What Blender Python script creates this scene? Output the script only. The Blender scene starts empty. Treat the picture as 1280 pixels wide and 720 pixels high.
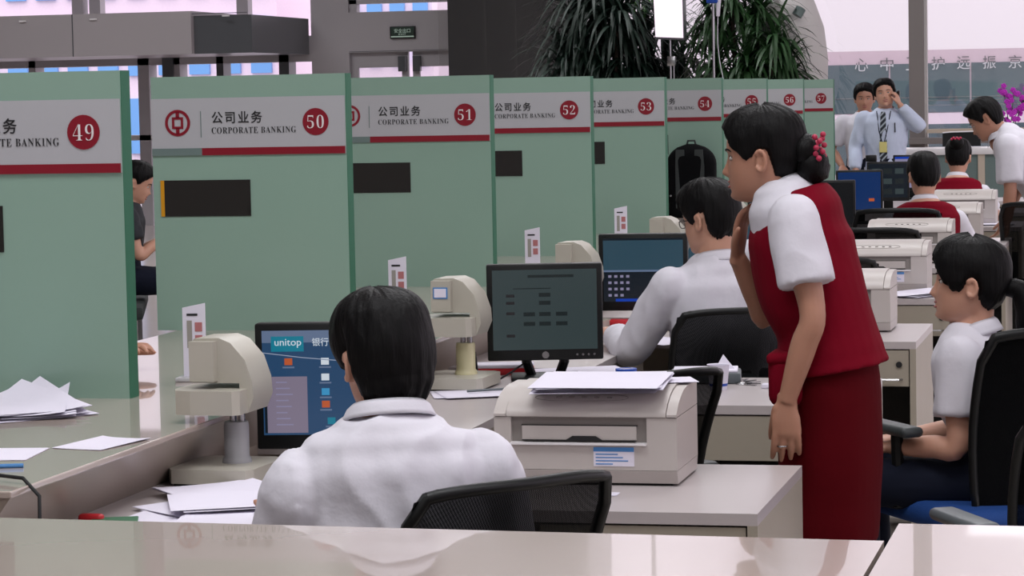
import bpy, bmesh, math, random
from mathutils import Vector, Matrix, Euler
random.seed(7)
S = bpy.context.scene
COL = S.collection
V = Vector
# ------------------------------------------------------------------ camera
F_PX, YAW, PIT, ROLL, EYE = 3342.7, .2364, .0717, -.0199, 1.65
fw = V((-math.sin(YAW)*math.cos(PIT), math.cos(YAW)*math.cos(PIT), -math.sin(PIT)))
r0 = V((math.cos(YAW), math.sin(YAW), 0)); u0 = r0.cross(fw)
rt = r0*math.cos(ROLL) + u0*math.sin(ROLL); up = -r0*math.sin(ROLL) + u0*math.cos(ROLL)
cd = bpy.data.cameras.new('camera'); cam = bpy.data.objects.new('camera', cd); COL.objects.link(cam)
cd.sensor_width = 36; cd.lens = F_PX*36/1280; cd.clip_start = .1; cd.clip_end = 300
M = Matrix((rt, up, -fw)).transposed().to_4x4(); M.translation = (0, 0, EYE); cam.matrix_world = M
S.camera = cam
# ------------------------------------------------------------------ light
w = bpy.data.worlds.new('overcast'); S.world = w; w.use_nodes = True
bg = w.node_tree.nodes['Background']; bg.inputs[0].default_value = (1.0, .885, 1.0, 1)
# overcast sky: luminance rises from the horizon to the zenith as (1 + 2 sin h) / 3
_n = w.node_tree.nodes; _l = w.node_tree.links; _tc = _n.new('ShaderNodeTexCoord'); _sp = _n.new('ShaderNodeSeparateXYZ'); _mr = _n.new('ShaderNodeMapRange')
_mr.inputs['From Min'].default_value = 0; _mr.inputs['From Max'].default_value = 1; _mr.inputs['To Min'].default_value = 1.0; _mr.inputs['To Max'].default_value = 3.0
_l.new(_tc.outputs['Generated'], _sp.inputs[0]); _l.new(_sp.outputs['Z'], _mr.inputs['Value']); _l.new(_mr.outputs[0], bg.inputs[1])
def area(name, loc, sx, sy, power, color=(.97, .97, 1)):
    l = bpy.data.lights.new(name, 'AREA'); l.shape = 'RECTANGLE'; l.size = sx; l.size_y = sy; l.energy = power; l.color = color
    o = bpy.data.objects.new(name, l); COL.objects.link(o); o.location = loc; return o
for lx, ly, lp in ((-1.0, -2.5, 185), (-1.0, 4.0, 215), (-1.0, 10.5, 180), (-1.0, 17.0, 180), (-6.0, 4.0, 120), (-6.0, 24.0, 250), (4.0, 3.0, 160), (3.0, 17.0, 200), (-13.0, 25.0, 260)):  # unseen overhead lamps added to brighten the hall, the front and the back wall
    area('ceiling_fill_light', (lx, ly, 6.9), 3.6, 2.2, lp)
S.view_settings.view_transform = 'Standard'; S.view_settings.look = 'None'
S.view_settings.exposure = 0.0; S.view_settings.gamma = 1; S.view_settings.use_curve_mapping = False
# ------------------------------------------------------------------ materials
def lin(c): return c/12.92 if c <= .04045 else ((c+.055)/1.055)**2.4
def rgb(r, g, b): return (lin(r/255), lin(g/255), lin(b/255), 1)
MAT = {}
def mat(name, col, rough=.5, metal=0, spec=.5, noise=.06, nscale=14, bump=0, bscale=60, emit=0, coat=0, sheen=0, sss=0):
    m = bpy.data.materials.new(name); m.use_nodes = True; nt = m.node_tree; p = nt.nodes['Principled BSDF']
    p.inputs['Roughness'].default_value = rough; p.inputs['Metallic'].default_value = metal
    p.inputs['Specular IOR Level'].default_value = spec; p.inputs['Coat Weight'].default_value = coat
    p.inputs['Coat Roughness'].default_value = .05
    p.inputs['Sheen Weight'].default_value = sheen
    if sss: p.inputs['Subsurface Weight'].default_value = sss; p.inputs['Subsurface Radius'].default_value = (.012, .005, .003); p.inputs['Subsurface Scale'].default_value = 1
    tc = nt.nodes.new('ShaderNodeTexCoord')
    if noise:
        n = nt.nodes.new('ShaderNodeTexNoise'); n.inputs['Scale'].default_value = nscale; n.inputs['Detail'].default_value = 5
        nt.links.new(tc.outputs['Object'], n.inputs['Vector'])
        mx = nt.nodes.new('ShaderNodeMix'); mx.data_type = 'RGBA'
        a = [min(1, c*(1-noise)) for c in col[:3]]+[1]; b = [min(1, c*(1+noise)) for c in col[:3]]+[1]
        mx.inputs[6].default_value = a; mx.inputs[7].default_value = b
        nt.links.new(n.outputs['Fac'], mx.inputs[0]); nt.links.new(mx.outputs[2], p.inputs['Base Color'])
    else: p.inputs['Base Color'].default_value = col
    if bump:
        n2 = nt.nodes.new('ShaderNodeTexNoise'); n2.inputs['Scale'].default_value = bscale; n2.inputs['Detail'].default_value = 4
        nt.links.new(tc.outputs['Object'], n2.inputs['Vector'])
        bp = nt.nodes.new('ShaderNodeBump'); bp.inputs['Strength'].default_value = bump; bp.inputs['Distance'].default_value = .01
        nt.links.new(n2.outputs['Fac'], bp.inputs['Height']); nt.links.new(bp.outputs[0], p.inputs['Normal'])
    if emit:
        p.inputs['Emission Color'].default_value = col; p.inputs['Emission Strength'].default_value = emit
    MAT[name] = m; return m
mat('laminate', rgb(180, 166, 157), .2, spec=.5, noise=.03, nscale=5, coat=.62); MAT['laminate'].node_tree.nodes['Principled BSDF'].inputs['Coat IOR'].default_value = 1.62; MAT['laminate'].node_tree.nodes['Principled BSDF'].inputs['Coat Roughness'].default_value = .02
mat('laminate_face', rgb(148, 136, 126), .32, noise=.03, nscale=5)
mat('desk_top', rgb(182, 174, 174), .3, noise=.02, nscale=4)
mat('desk_body', rgb(158, 150, 136), .45, noise=.03, nscale=6)
mat('desk_shade', rgb(40, 38, 38), .7)
mat('panel', rgb(136, 165, 151), .22, noise=.03, nscale=2, spec=.5)
mat('panel_edge', rgb(44, 104, 78), .5, noise=.05, nscale=5, spec=.15)
mat('sign', rgb(174, 175, 180), .3, noise=.01)
mat('sign_red', rgb(128, 6, 32), .4, noise=.04)
mat('sign_grey', rgb(104, 122, 120), .4)
mat('ink', rgb(22, 22, 26), .6, noise=0)
mat('ink_white', rgb(222, 220, 220), .5, noise=0)
mat('led_glass', rgb(28, 26, 24), .06, spec=.6, noise=.1, nscale=8)
mat('led_yellow', rgb(200, 140, 10), .4)
mat('device', rgb(176, 172, 160), .35, noise=.03)
mat('device_cream', rgb(206, 200, 160), .35, noise=.03)
mat('printer', rgb(186, 179, 175), .4, noise=.02)
mat('printer_dark', rgb(142, 136, 132), .5); mat('device_grey', rgb(150, 150, 154), .4)
mat('black_plastic', rgb(16, 18, 19), .4, spec=.3, noise=.1)
mat('black_matte', rgb(14, 15, 17), .7, noise=.1)
mat('grey_plastic', rgb(85, 92, 96), .4)
mat('chair_fabric', rgb(7, 8, 10), .9, spec=.1, noise=.15, bump=.3, bscale=300)
mat('seat_blue', rgb(12, 62, 130), .8, noise=.12, bump=.2, bscale=250)
mat('steel', rgb(175, 175, 178), .25, metal=1, noise=.03)
mat('paper', rgb(222, 218, 232), .8, noise=.015)
mat('floor', rgb(188, 180, 172), .18, noise=.04, nscale=2)
mat('wall_grey', rgb(172, 168, 172), .45, noise=.03, nscale=1)
mat('wall_light', rgb(200, 198, 196), .7, noise=.02)
mat('beam_grey', rgb(168, 162, 165), .4, noise=.05, nscale=.6)
mat('beam_dark', rgb(82, 84, 88), .3, noise=.06, nscale=.6)
mat('black_stone', rgb(18, 20, 24), .35, noise=.15, nscale=2, spec=.2)
mat('column_grey', rgb(122, 116, 114), .45, noise=.03)
mat('white_gloss', rgb(225, 222, 224), .3, noise=.02)
mat('red_plastic', rgb(190, 30, 40), .4)
mat('green_plastic', rgb(60, 110, 80), .5)
mat('blue_plastic', rgb(20, 70, 170), .4)
mat('blue_label', rgb(70, 130, 190), .5)
mat('cream_wall', rgb(190, 176, 160), .6)
# chair mesh: fine woven net with open holes
m = mat('net', rgb(5, 6, 7), .85, noise=0, spec=.08); nt = m.node_tree
tc = nt.nodes.new('ShaderNodeTexCoord'); ck = nt.nodes.new('ShaderNodeTexChecker'); ck.inputs['Scale'].default_value = 420
nt.links.new(tc.outputs['Object'], ck.inputs['Vector'])
tr = nt.nodes.new('ShaderNodeBsdfTransparent'); mxs = nt.nodes.new('ShaderNodeMixShader'); mul = nt.nodes.new('ShaderNodeMath'); mul.operation = 'MULTIPLY'; mul.inputs[1].default_value = .1
nt.links.new(ck.outputs['Fac'], mul.inputs[0]); nt.links.new(mul.outputs[0], mxs.inputs[0])
nt.links.new(nt.nodes['Principled BSDF'].outputs[0], mxs.inputs[1]); nt.links.new(tr.outputs[0], mxs.inputs[2])
nt.links.new(mxs.outputs[0], nt.nodes['Material Output'].inputs['Surface'])
def glass(name, tint=(1, 1, 1, 1), mix=.12):
    m = bpy.data.materials.new(name); m.use_nodes = True; nt = m.node_tree; nt.nodes.remove(nt.nodes['Principled BSDF'])
    a = nt.nodes.new('ShaderNodeBsdfTransparent'); a.inputs[0].default_value = tint
    b = nt.nodes.new('ShaderNodeBsdfGlossy'); b.inputs['Roughness'].default_value = .03
    x = nt.nodes.new('ShaderNodeMixShader'); x.inputs[0].default_value = mix
    nt.links.new(a.outputs[0], x.inputs[1]); nt.links.new(b.outputs[0], x.inputs[2]); nt.links.new(x.outputs[0], nt.nodes['Material Output'].inputs['Surface'])
    MAT[name] = m
glass('glass'); glass('acrylic', (.93, .95, .95, 1), .1)
def screen_mat(name, col, e=1.0):
    m = mat(name, (0, 0, 0, 1), .2, noise=0, spec=.4); p = m.node_tree.nodes['Principled BSDF']
    p.inputs['Emission Color'].default_value = col; p.inputs['Emission Strength'].default_value = e; return m
# ------------------------------------------------------------------ helpers
def T(o, label=None, cat=None, group=None, kind=None):
    if label: o['label'] = label
    if cat: o['category'] = cat
    if group: o['group'] = group
    if kind: o['kind'] = kind
    return o
def empty(name, loc=(0, 0, 0), rz=0, label=None, cat=None, group=None):
    o = bpy.data.objects.new(name, None); COL.objects.link(o); o.location = loc; o.rotation_euler = (0, 0, rz); o.empty_display_size = .1
    return T(o, label, cat, group)
class MB:
    def __init__(s): s.v = []; s.f = []
    def add(s, vs, fs):
        n = len(s.v); s.v += [tuple(p) for p in vs]; s.f += [tuple(i+n for i in f) for f in fs]; return s
    def box(s, x0, x1, y0, y1, z0, z1):
        return s.add([(x0, y0, z0), (x1, y0, z0), (x1, y1, z0), (x0, y1, z0), (x0, y0, z1), (x1, y0, z1), (x1, y1, z1), (x0, y1, z1)],
                     [(0, 3, 2, 1), (4, 5, 6, 7), (0, 1, 5, 4), (1, 2, 6, 5), (2, 3, 7, 6), (3, 0, 4, 7)])
    def rbox(s, x0, x1, y0, y1, z0, z1, r=.005, seg=2):
        bm = bmesh.new(); bmesh.ops.create_cube(bm, size=1)
        for v in bm.verts: v.co = ((x0+x1)/2+v.co.x*(x1-x0), (y0+y1)/2+v.co.y*(y1-y0), (z0+z1)/2+v.co.z*(z1-z0))
        r = min(r, .49*min(x1-x0, y1-y0, z1-z0))
        bmesh.ops.bevel(bm, geom=bm.edges[:], offset=r, segments=seg, affect='EDGES', profile=.5)
        bm.verts.index_update(); s.add([v.co[:] for v in bm.verts], [[v.index for v in f.verts] for f in bm.faces]); bm.free(); return s
    def prism(s, pts, a, b, axis='x'):
        # polygon pts (u,v) extruded along axis from a to b
        n = len(pts)
        def P(u, v, t): return (t, u, v) if axis == 'x' else ((u, t, v) if axis == 'y' else (u, v, t))
        vs = [P(u, v, a) for u, v in pts]+[P(u, v, b) for u, v in pts]
        fs = [tuple(range(n)), tuple(range(2*n-1, n-1, -1))]+[(i, i+n, (i+1) % n+n, (i+1) % n) for i in range(n)]
        return s.add(vs, fs)
    def tube(s, pts, rad, n=8, cap=True, ref=None):
        pts = [V(p) for p in pts]; k = len(pts)
        if not isinstance(rad, (list, tuple)): rad = [rad]*k
        rings = []
        tg = [(pts[min(i+1, k-1)]-pts[max(i-1, 0)]).normalized() for i in range(k)]
        a = V(ref) if ref else (V((0, 0, 1)) if abs(tg[0].z) < .9 else V((1, 0, 0)))
        for i in range(k):
            b = tg[i].cross(a)
            if b.length < 1e-6: b = tg[i].cross(V((.3, .5, .8)))
            b.normalize(); c = b.cross(tg[i]).normalized()
            if not ref: a = c
            ra, rb = rad[i] if isinstance(rad[i], (list, tuple)) else (rad[i], rad[i])
            rings.append([pts[i]+b*(ra*math.cos(2*math.pi*j/n))+c*(rb*math.sin(2*math.pi*j/n)) for j in range(n)])
        vs = [p for r in rings for p in r]; fs = []
        for i in range(k-1):
            for j in range(n): fs.append((i*n+j, i*n+(j+1) % n, (i+1)*n+(j+1) % n, (i+1)*n+j))
        if cap: fs += [tuple(range(n-1, -1, -1)), tuple((k-1)*n+j for j in range(n))]
        return s.add(vs, fs)
    def lathe(s, prof, n=20, c=(0, 0, 0)):
        k = len(prof); vs = [(c[0]+r*math.cos(2*math.pi*j/n), c[1]+r*math.sin(2*math.pi*j/n), c[2]+z) for r, z in prof for j in range(n)]
        fs = [(i*n+j, i*n+(j+1) % n, (i+1)*n+(j+1) % n, (i+1)*n+j) for i in range(k-1) for j in range(n)]
        fs += [tuple(range(n-1, -1, -1)), tuple((k-1)*n+j for j in range(n))]
        return s.add(vs, fs)
    def grid(s, fn, nu, nv, closeu=False):
        vs = [fn(i/(nu if closeu else nu-1), j/(nv-1)) for j in range(nv) for i in range(nu)]
        fs = [(j*nu+i, j*nu+(i+1) % nu, (j+1)*nu+(i+1) % nu, (j+1)*nu+i) for j in range(nv-1) for i in range(nu if closeu else nu-1)]
        return s.add(vs, fs)
    def sphere(s, c, r, nu=14, nv=10):
        rx, ry, rz = r if isinstance(r, (list, tuple)) else (r, r, r)
        return s.lathe_e(c, rx, ry, rz, nu, nv)
    def lathe_e(s, c, rx, ry, rz, nu, nv):
        vs = [(c[0]+rx*math.sin(math.pi*j/nv)*math.cos(2*math.pi*i/nu), c[1]+ry*math.sin(math.pi*j/nv)*math.sin(2*math.pi*i/nu), c[2]-rz*math.cos(math.pi*j/nv)) for j in range(1, nv) for i in range(nu)]
        fs = [(j*nu+i, j*nu+(i+1) % nu, (j+1)*nu+(i+1) % nu, (j+1)*nu+i) for j in range(nv-2) for i in range(nu)]
        b = len(vs); vs += [(c[0], c[1], c[2]-rz), (c[0], c[1], c[2]+rz)]
        fs += [(b, (i+1) % nu, i) for i in range(nu)]+[(b+1, (nv-2)*nu+i, (nv-2)*nu+(i+1) % nu) for i in range(nu)]
        return s.add(vs, fs)
    def xf(s, M): s.v = [tuple(M @ V(p)) for p in s.v]; return s
    def mesh(s, name):
        me = bpy.data.meshes.new(name); me.from_pydata(s.v, [], s.f); bm = bmesh.new(); bm.from_mesh(me)
        bmesh.ops.recalc_face_normals(bm, faces=bm.faces[:]); bm.to_mesh(me); bm.free(); me.update(); return me
    def build(s, name, material, parent=None, smooth=False, loc=None):
        me = s.mesh(name); me.materials.append(MAT[material] if isinstance(material, str) else material)
        if smooth:
            me.shade_smooth()
            if smooth != 'all': me.set_sharp_from_angle(angle=math.radians(40 if smooth is True else smooth))
        o = bpy.data.objects.new(name, me); COL.objects.link(o)
        if parent: o.parent = parent
        if loc: o.location = loc
        return o
def box(name, x0, x1, y0, y1, z0, z1, m, parent=None, r=0):
    b = MB(); (b.rbox(x0, x1, y0, y1, z0, z1, r) if r else b.box(x0, x1, y0, y1, z0, z1)); return b.build(name, m, parent, smooth=bool(r))
def struct(o): o['kind'] = 'structure'; return o
def copy_tree(o, parent=None):
    c = o.copy(); COL.objects.link(c); c.parent = parent
    for ch in [x for x in o.children]: copy_tree(ch, c)
    return c
def text(name, s, size, material, parent, M, extrude=.0006, align='LEFT', offset=0, xs=1.0, fit=None, space=1.0):
    c = bpy.data.curves.new(name, 'FONT'); c.body = s; c.size = size; c.extrude = extrude; c.align_x = align; c.offset = offset; c.space_character = space; c.resolution_u = 3
    o = bpy.data.objects.new(name, c); COL.objects.link(o)
    dg = bpy.context.evaluated_depsgraph_get(); me = bpy.data.meshes.new_from_object(o.evaluated_get(dg)); bpy.data.objects.remove(o); bpy.data.curves.remove(c)
    xsn = [v.co.x for v in me.vertices] or [0, 1]; ys = [v.co.y for v in me.vertices] or [0, 1]
    if fit:   # fit=(width,height): lettering block scaled to its printed size with origin at lower left
        x0, x1, y0, y1 = min(xsn), max(xsn), min(ys), max(ys)
        for v in me.vertices: v.co.x = (v.co.x-x0)/(x1-x0)*fit[0]; v.co.y = (v.co.y-y0)/(y1-y0)*fit[1]
    me.transform(M); me.materials.clear(); me.materials.append(MAT[material]); me.name = name
    t = bpy.data.objects.new(name, me); COL.objects.link(t); t.parent = parent; return t
def serif(s): return ''.join(chr(0x1D400+ord(c)-65) if c.isalpha() else (chr(0x1D7CE+int(c)) if c.isdigit() else c) for c in s)
def facing(x, y, z): # lettering plane upright, read from -Y
    return Matrix.Translation((x, y, z)) @ Matrix.Rotation(math.pi/2, 4, 'X')
R = math.radians
D = 1.9577
# ------------------------------------------------------------------ the hall
struct(box('floor', -30, 14, -6, 34, -.1, 0, 'floor'))
struct(box('ceiling', -30, 14, -6, 34, 7.2, 7.4, 'wall_light'))
struct(box('wall_behind', -30, 14, -6.2, -6, 0, 7.2, 'wall_light'))
struct(box('wall_left', -30.2, -30, -6, 34, 0, 7.2, 'wall_light'))
# back wall on the left: doors, exit sign, canopy, high windows
WY = 34.0
def wall(name, x0, x1, z0, z1, m='wall_grey', y0=WY, y1=WY+.3, parent=None):
    o = box(name, x0, x1, y0, y1, z0, z1, m, parent)
    return o if parent else struct(o)
wb = wall('wall_back', -10.86, -10.34, 0, 7.2)
wall('lintel', -10.34, -8.72, 2.26, 2.79, parent=wb)
wall('lintel', -10.34, -8.72, 4.4, 7.2, parent=wb)
wall('pier', -30, -15.9, 0, 2.5, parent=wb)
wall('frame', -10.34, -8.72, 2.90, 2.955, parent=wb, y0=WY+.05, y1=WY+.2)
wall('frame', -10.34, -10.24, 2.79, 4.4, parent=wb, y0=WY+.05, y1=WY+.2)
wall('seam', -10.34, -8.72, 2.27, 2.276, 'beam_dark', y0=WY-.006, y1=WY, parent=wb)
wall('wall_upper_left', -30, -10.86, 4.6, 7.2, 'wall_grey')
for k, x in enumerate((-30, -26, -22, -18.6, -14.25, -14.0, -11.9)):
    wall('mullion', x, x+.16, 2.5, 4.6, 'wall_grey', y0=WY+.02, y1=WY+.2, parent=wb)
wall('mullion', -12.9, -12.72, 0, 2.3, 'wall_grey', parent=wb)
wall('mullion', -12.95, -12.8, 0, 2.3, 'beam_dark', y0=WY-.05, y1=WY, parent=wb)
wall('mullion', -12.2, -12.1, 0, 2.3, 'beam_dark', parent=wb)
wall('mullion', -11.32, -11.18, 0, 2.3, 'beam_dark', parent=wb)
wall('mullion', -13.32, -13.16, 0, 2.3, 'wall_grey', parent=wb)
wall('mullion', -14.9, -14.8, 0, 2.3, 'wall_grey', parent=wb)
wall('transom', -15.9, -10.86, 2.16, 2.5, 'wall_grey', parent=wb)
wall('transom', -30, -10.86, 1.15, 1.22, 'wall_light', parent=wb)
can = MB().box(-30, -11.62, 31.5, 33.9, 2.25, 2.78).build('canopy', 'beam_grey'); struct(can)
for x in (-15.0, -13.2): box('panel_joint', x, x+.012, 31.494, 31.5, 2.25, 2.78, 'beam_dark', can)
box('dark_panel', -11.62, -10.86, 31.6, 33.9, 2.25, 2.72, 'beam_dark', can)
box('soffit_light', -13.5, -10.9, 31.55, 31.58, 2.742, 2.75, 'beam_dark', can)
for x in (-13.9, -12.95, -11.2): box('downlight', x, x+.09, 31.47, 31.5, 2.70, 2.72, 'white_gloss', can)
# exit doors
def door(name, x0, x1, hinge):
    o = box(name, x0, x1, WY+.1, WY+.16, 2.18, 2.26, 'wall_grey'); struct(o)
    for a, b in ((x0, x0+.09), (x1-.09, x1)): box('stile', a, b, WY+.1, WY+.16, 0, 2.18, 'wall_grey', o)
    box('rail', x0+.09, x1-.09, WY+.1, WY+.16, 0, .25, 'wall_grey', o); box('rail', x0+.09, x1-.09, WY+.1, WY+.16, 2.06, 2.18, 'wall_grey', o)
    box('pane', x0+.09, x1-.09, WY+.125, WY+.135, .25, 2.06, 'glass', o)
    box('door_closer', x1-.12 if hinge else x0+.02, x1-.02 if hinge else x0+.12, WY+.02, WY+.1, 2.0, 2.2, 'beam_dark', o)
    hx = x1-.05 if hinge else x0+.05
    MB().tube([(hx, WY+.1, .9), (hx, WY+.04, .9), (hx, WY+.04, 1.3), (hx, WY+.1, 1.3)], .012).build('door_handle', 'steel', o)
door('door_1', -10.34, -9.56, True); door('door_2', -9.5, -8.72, False)
es = box('exit_sign', -9.76, -9.42, WY-.05, WY-.001, 2.43, 2.59, 'black_plastic', r=.004)
T(es, 'small dark green exit sign box mounted on grey wall above double doors', 'sign')
mat('exit_green', rgb(20, 50, 38), .5); mat('exit_white', rgb(190, 215, 200), .5, noise=0, emit=.15)
box('sign_face', -9.745, -9.435, WY-.053, WY-.05, 2.445, 2.58, 'exit_green', es)
box('sign_strip', -9.745, -9.435, WY-.055, WY-.053, 2.447, 2.463, 'exit_white', es)
text('lettering', '安全出口', .1, 'exit_white', es, facing(-9.70, WY-.055, 2.505), fit=(.22, .055))
text('lettering', 'EXIT', .04, 'exit_white', es, facing(-9.64, WY-.055, 2.475), fit=(.1, .022))
# black stone pier
bs = struct(box('wall_black_pier', -8.72, -7.2, 33.0, 34.5, 0, 7.2, 'black_stone'))
for x in (-8.25, -7.86): box('joint', x, x+.03, 32.994, 33.0, 0, 7.2, 'black_matte', bs)
box('corner_trim', -7.2, -7.02, 33.0, 34.5, 0, 7.2, 'beam_dark', bs)
box('corner_band', -7.2, -7.02, 32.99, 33.0, 1.98, 2.02, 'wall_grey', bs)
# window wall on the right with its column
col = struct(box('wall_column', -2.292, -2.15, 26, 26.2, 0, 7.2, 'column_grey'))
box('column_edge', -2.15, -2.125, 26.06, 26.18, 0, 7.2, 'wall_light', col)
w1 = box('window_1', -7.0, 14, 26.08, 26.12, .0, .06, 'steel'); struct(w1)
for a, b in ((-7.0, -4.9), (-4.86, -2.30), (-2.12, .8), (.84, 4), (4.04, 9), (9.04, 14)):
    box('pane', a, b, 26.095, 26.105, .06, 7.2, 'glass', w1)
for x in (-4.9, .8, 4.0, 9.0): box('mullion', x, x+.04, 26.07, 26.13, .06, 7.2, 'steel', w1)
for z in (1.52, 1.475): box('sill_rail', -2.12, 14, 26.2, 26.21, z, z+.007, 'steel', w1)
# street outside
mat('street', rgb(150, 148, 150), .8); mat('bld_blue', rgb(110, 170, 225), .2, noise=.1, nscale=.4); mat('bld_white', rgb(235, 222, 232), .6)
struct(box('ground', -60, 60, 34, 130, -.4, -.3, 'street'))
struct(box('ground', -7.2, 14.5, 26.2, 34, -.12, -.02, 'street'))
def building(name, x0, x1, y, h, base, label, nx, nz, fm, gap=.35):
    e = empty(name, ((x0+x1)/2, y, -.3), 0, label, 'building')
    box('wall', -(x1-x0)/2, (x1-x0)/2, 0, 6, 0, h, base, e)
    wdt = (x1-x0)/nx
    for i in range(nx):
        for k in range(nz):
            xx = -(x1-x0)/2+i*wdt; zz = k*h/nz
            box('window', xx+gap*.5, xx+wdt-gap*.5, -.12, 0, zz+.4, zz+h/nz-.3, fm, e)
    return e
building('office_building', -40, -26, 78, 7.2, 'bld_white', 'tall blue glass office block across the street behind the entrance canopy', 14, 3, 'bld_blue')
building('office_building', -23.4, -20.0, 74, 7.5, 'bld_white', 'narrow blue glazed tower seen through the exit doors', 5, 3, 'bld_blue', .25)
# ------------------------------------------------------------------ counters
led = empty('service_counter', (-2.67, 14, 0), 0, 'long glossy beige service counter running under the green glass screens', 'counter')
b = MB().rbox(-.50, .478, -9.15, 8.3, .878, .892, .003); b.build('worktop', 'laminate', led, False)
MB().prism([(.45, .878), (.472, .878), (.378, .75), (.372, 0), (.352, 0), (.352, .75)], -9.14, 8.27, 'y').build('front_panel', 'laminate_face', led)
box('back_panel', -.42, -.40, -9.12, 8.27, .0, .878, 'laminate_face', led)
box('end_panel', -.40, .355, -9.13, -9.11, 0, .857, 'laminate_face', led)
nc = empty('near_counter', (-1.4, 3.8, 0), 0, 'wide glossy beige counter top in front of the seated clerk', 'counter')
MB().prism([(-1.6, .775), (.957, .672), (.957, -1.2), (-1.6, -1.2)], .855, .892, 'z').build('worktop', 'laminate', nc)
MB().prism([(-1.55, .73), (.93, .63), (.93, -1.1), (-1.55, -1.1)], 0, .855, 'z').build('body', 'laminate_face', nc)
nr = empty('side_counter', (.3, 3.9, 0), 0, 'pale counter top beside the empty armchair, set off by a dark gap', 'counter')
MB().prism([(-.735, .755), (1.1, .72), (1.1, -1.2), (-.735, -1.2)], .855, .892, 'z').build('worktop', 'laminate', nr)
MB().prism([(-.70, .70), (1.05, .66), (1.05, -1.1), (-.70, -1.1)], 0, .855, 'z').build('body', 'laminate_face', nr)
# ------------------------------------------------------------------ numbered glass screens
def screen(i):
    n = 49+i; e = empty('counter_screen', (-2.565, 6.4886+i*D, .892), 0, 'frosted green glass counter screen with sign number '+['forty-nine','fifty','fifty-one','fifty-two','fifty-three','fifty-four','fifty-five','fifty-six','fifty-seven'][i], 'partition', 'numbered counter screens')
    W, H, t = .676, .843, .061
    MB().box(-W, -.0015, -t, -.0, 0, H).build('glass_panel', 'panel', e)
    MB().box(-.0015, 0, -t, 0, 0, H).build('edge_strip', 'panel_edge', e)
    f = -t
    sb = box('sign_board', -W, -.004, f-.004, f, .582, .771, 'sign', e)
    box('red_stripe', -.5, -.005, f-.0055, f-.004, .582, .606, 'sign_red', sb)
    box('grey_stripe', -W+.001, -.5, f-.0055, f-.004, .582, .606, 'sign_grey', sb)
    cx, cz = -.583, .69; lg = MB()
    lg.add(*ring(cx, cz, .0345, .044, f-.006)); lg.box(cx-.006, cx+.006, f-.006, f-.004, cz+.017, cz+.036); lg.box(cx-.006, cx+.006, f-.006, f-.004, cz-.036, cz-.017)
    q = .0195; lg.box(cx-q, cx+q, f-.006, f-.004, cz+.0115, cz+q); lg.box(cx-q, cx+q, f-.006, f-.004, cz-q, cz-.0115)
    lg.box(cx-q, cx-.0115, f-.006, f-.004, cz-.0115, cz+.0115); lg.box(cx+.0115, cx+q, f-.006, f-.004, cz-.0115, cz+.0115)
    lg.build('emblem', 'sign_red', sb)
    box('divider', -.503, -.5005, f-.0055, f-.004, .641, .728, 'sign_grey', sb)
    text('lettering', '公司业务', .05, 'ink', sb, facing(-.463, f-.005, .686), fit=(.175, .04), offset=.0006, space=1.28)
    text('lettering', serif('CORPORATE BANKING'), .03, 'ink', sb, facing(-.464, f-.005, .653), fit=(.292, .0205), offset=-.0004, space=1.12)
    dc = MB().tube([(-.104, f-.004, .687), (-.104, f-.006, .687)], .0445, 28).build('number_disc', 'sign_red', sb)
    text('numerals', serif(str(n)), .06, 'ink_white', sb, facing(-.104-.0285, f-.007, .687-.0215), fit=(.057, .043), offset=-.0011, space=1.12)
    lw = box('display_window', -.65, -.336, f-.003, f, .38, .5, 'led_glass', e)
    box('display_edge', -.65, -.637, f-.004, f-.003, .38, .5, 'led_yellow', lw)
    return e
def ring(cx, cz, r1, r2, y, n=32):
    vs, fs = [], []
    for j in range(n):
        a = 2*math.pi*j/n
        for r in (r1, r2):
            for yy in (y, y+.002): vs.append((cx+r*math.cos(a), yy, cz+r*math.sin(a)))
    for j in range(n):
        a = 4*j; c = 4*((j+1) % n)
        fs += [(a, c, c+2, a+2), (a+1, a+3, c+3, c+1), (a, a+1, c+1, c), (a+2, c+2, c+3, a+3)]
    return vs, fs
SCR = [screen(i) for i in range(9)]
# ------------------------------------------------------------------ L-shaped desks
def make_desk():
    e = empty('office_desk', (0, 0, 0)); e['category'] = 'desk'
    # local origin: front right corner on the floor; x to the left negative, y away
    L, DP = 1.468, .747
    MB().box(-L, 0, 0, DP, .724, .75).build('desk_top', 'desk_top', e)
    MB().box(-L, -.98, -.95, 0, .724, .75).build('return_top', 'desk_top', e)
    box('end_panel', -.022, 0, .0, DP, 0, .724, 'desk_body', e)
    box('end_panel', -.50, -.478, .03, DP, 0, .724, 'desk_body', e)
    box('back_panel', -L, -.022, DP-.03, DP-.012, .12, .724, 'desk_body', e)
    box('end_panel', -1.0, -.98, -.93, -.91, 0, .724, 'desk_body', e)
    box('return_panel', -1.0, -.982, -.95, -.02, .58, .724, 'desk_body', e)
    dr = box('drawer', -.476, -.026, .004, .6, .59, .719, 'desk_body', e)
    MB().tube([(-.06, .003, .668), (-.06, -.004, .668)], .011, 14).build('lock', 'black_matte', dr)
    MB().tube([(-.16, .004, .615), (-.15, -.018, .615), (-.06, -.018, .615), (-.05, .004, .615)], .004, 6).build('handle', 'steel', dr)
    dr2 = box('back_recess', -.476, -.026, .5, .51, .05, .58, 'desk_shade', e)  # dark sheet painted as the shade in the open space below the drawer
    return e
desk0 = make_desk(); names = ['first from the near counter, carrying a printer topped with papers', 'second from the near counter, with keys lying by its drawer', 'third from the near counter, beside the standing clerk',
 'fourth from the near counter, with loose papers beside its printer', 'fifth desk from the near counter', 'sixth desk from the near counter', 'seventh desk from the near counter', 'eighth desk from the near counter', 'ninth and farthest desk of the row']
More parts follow.
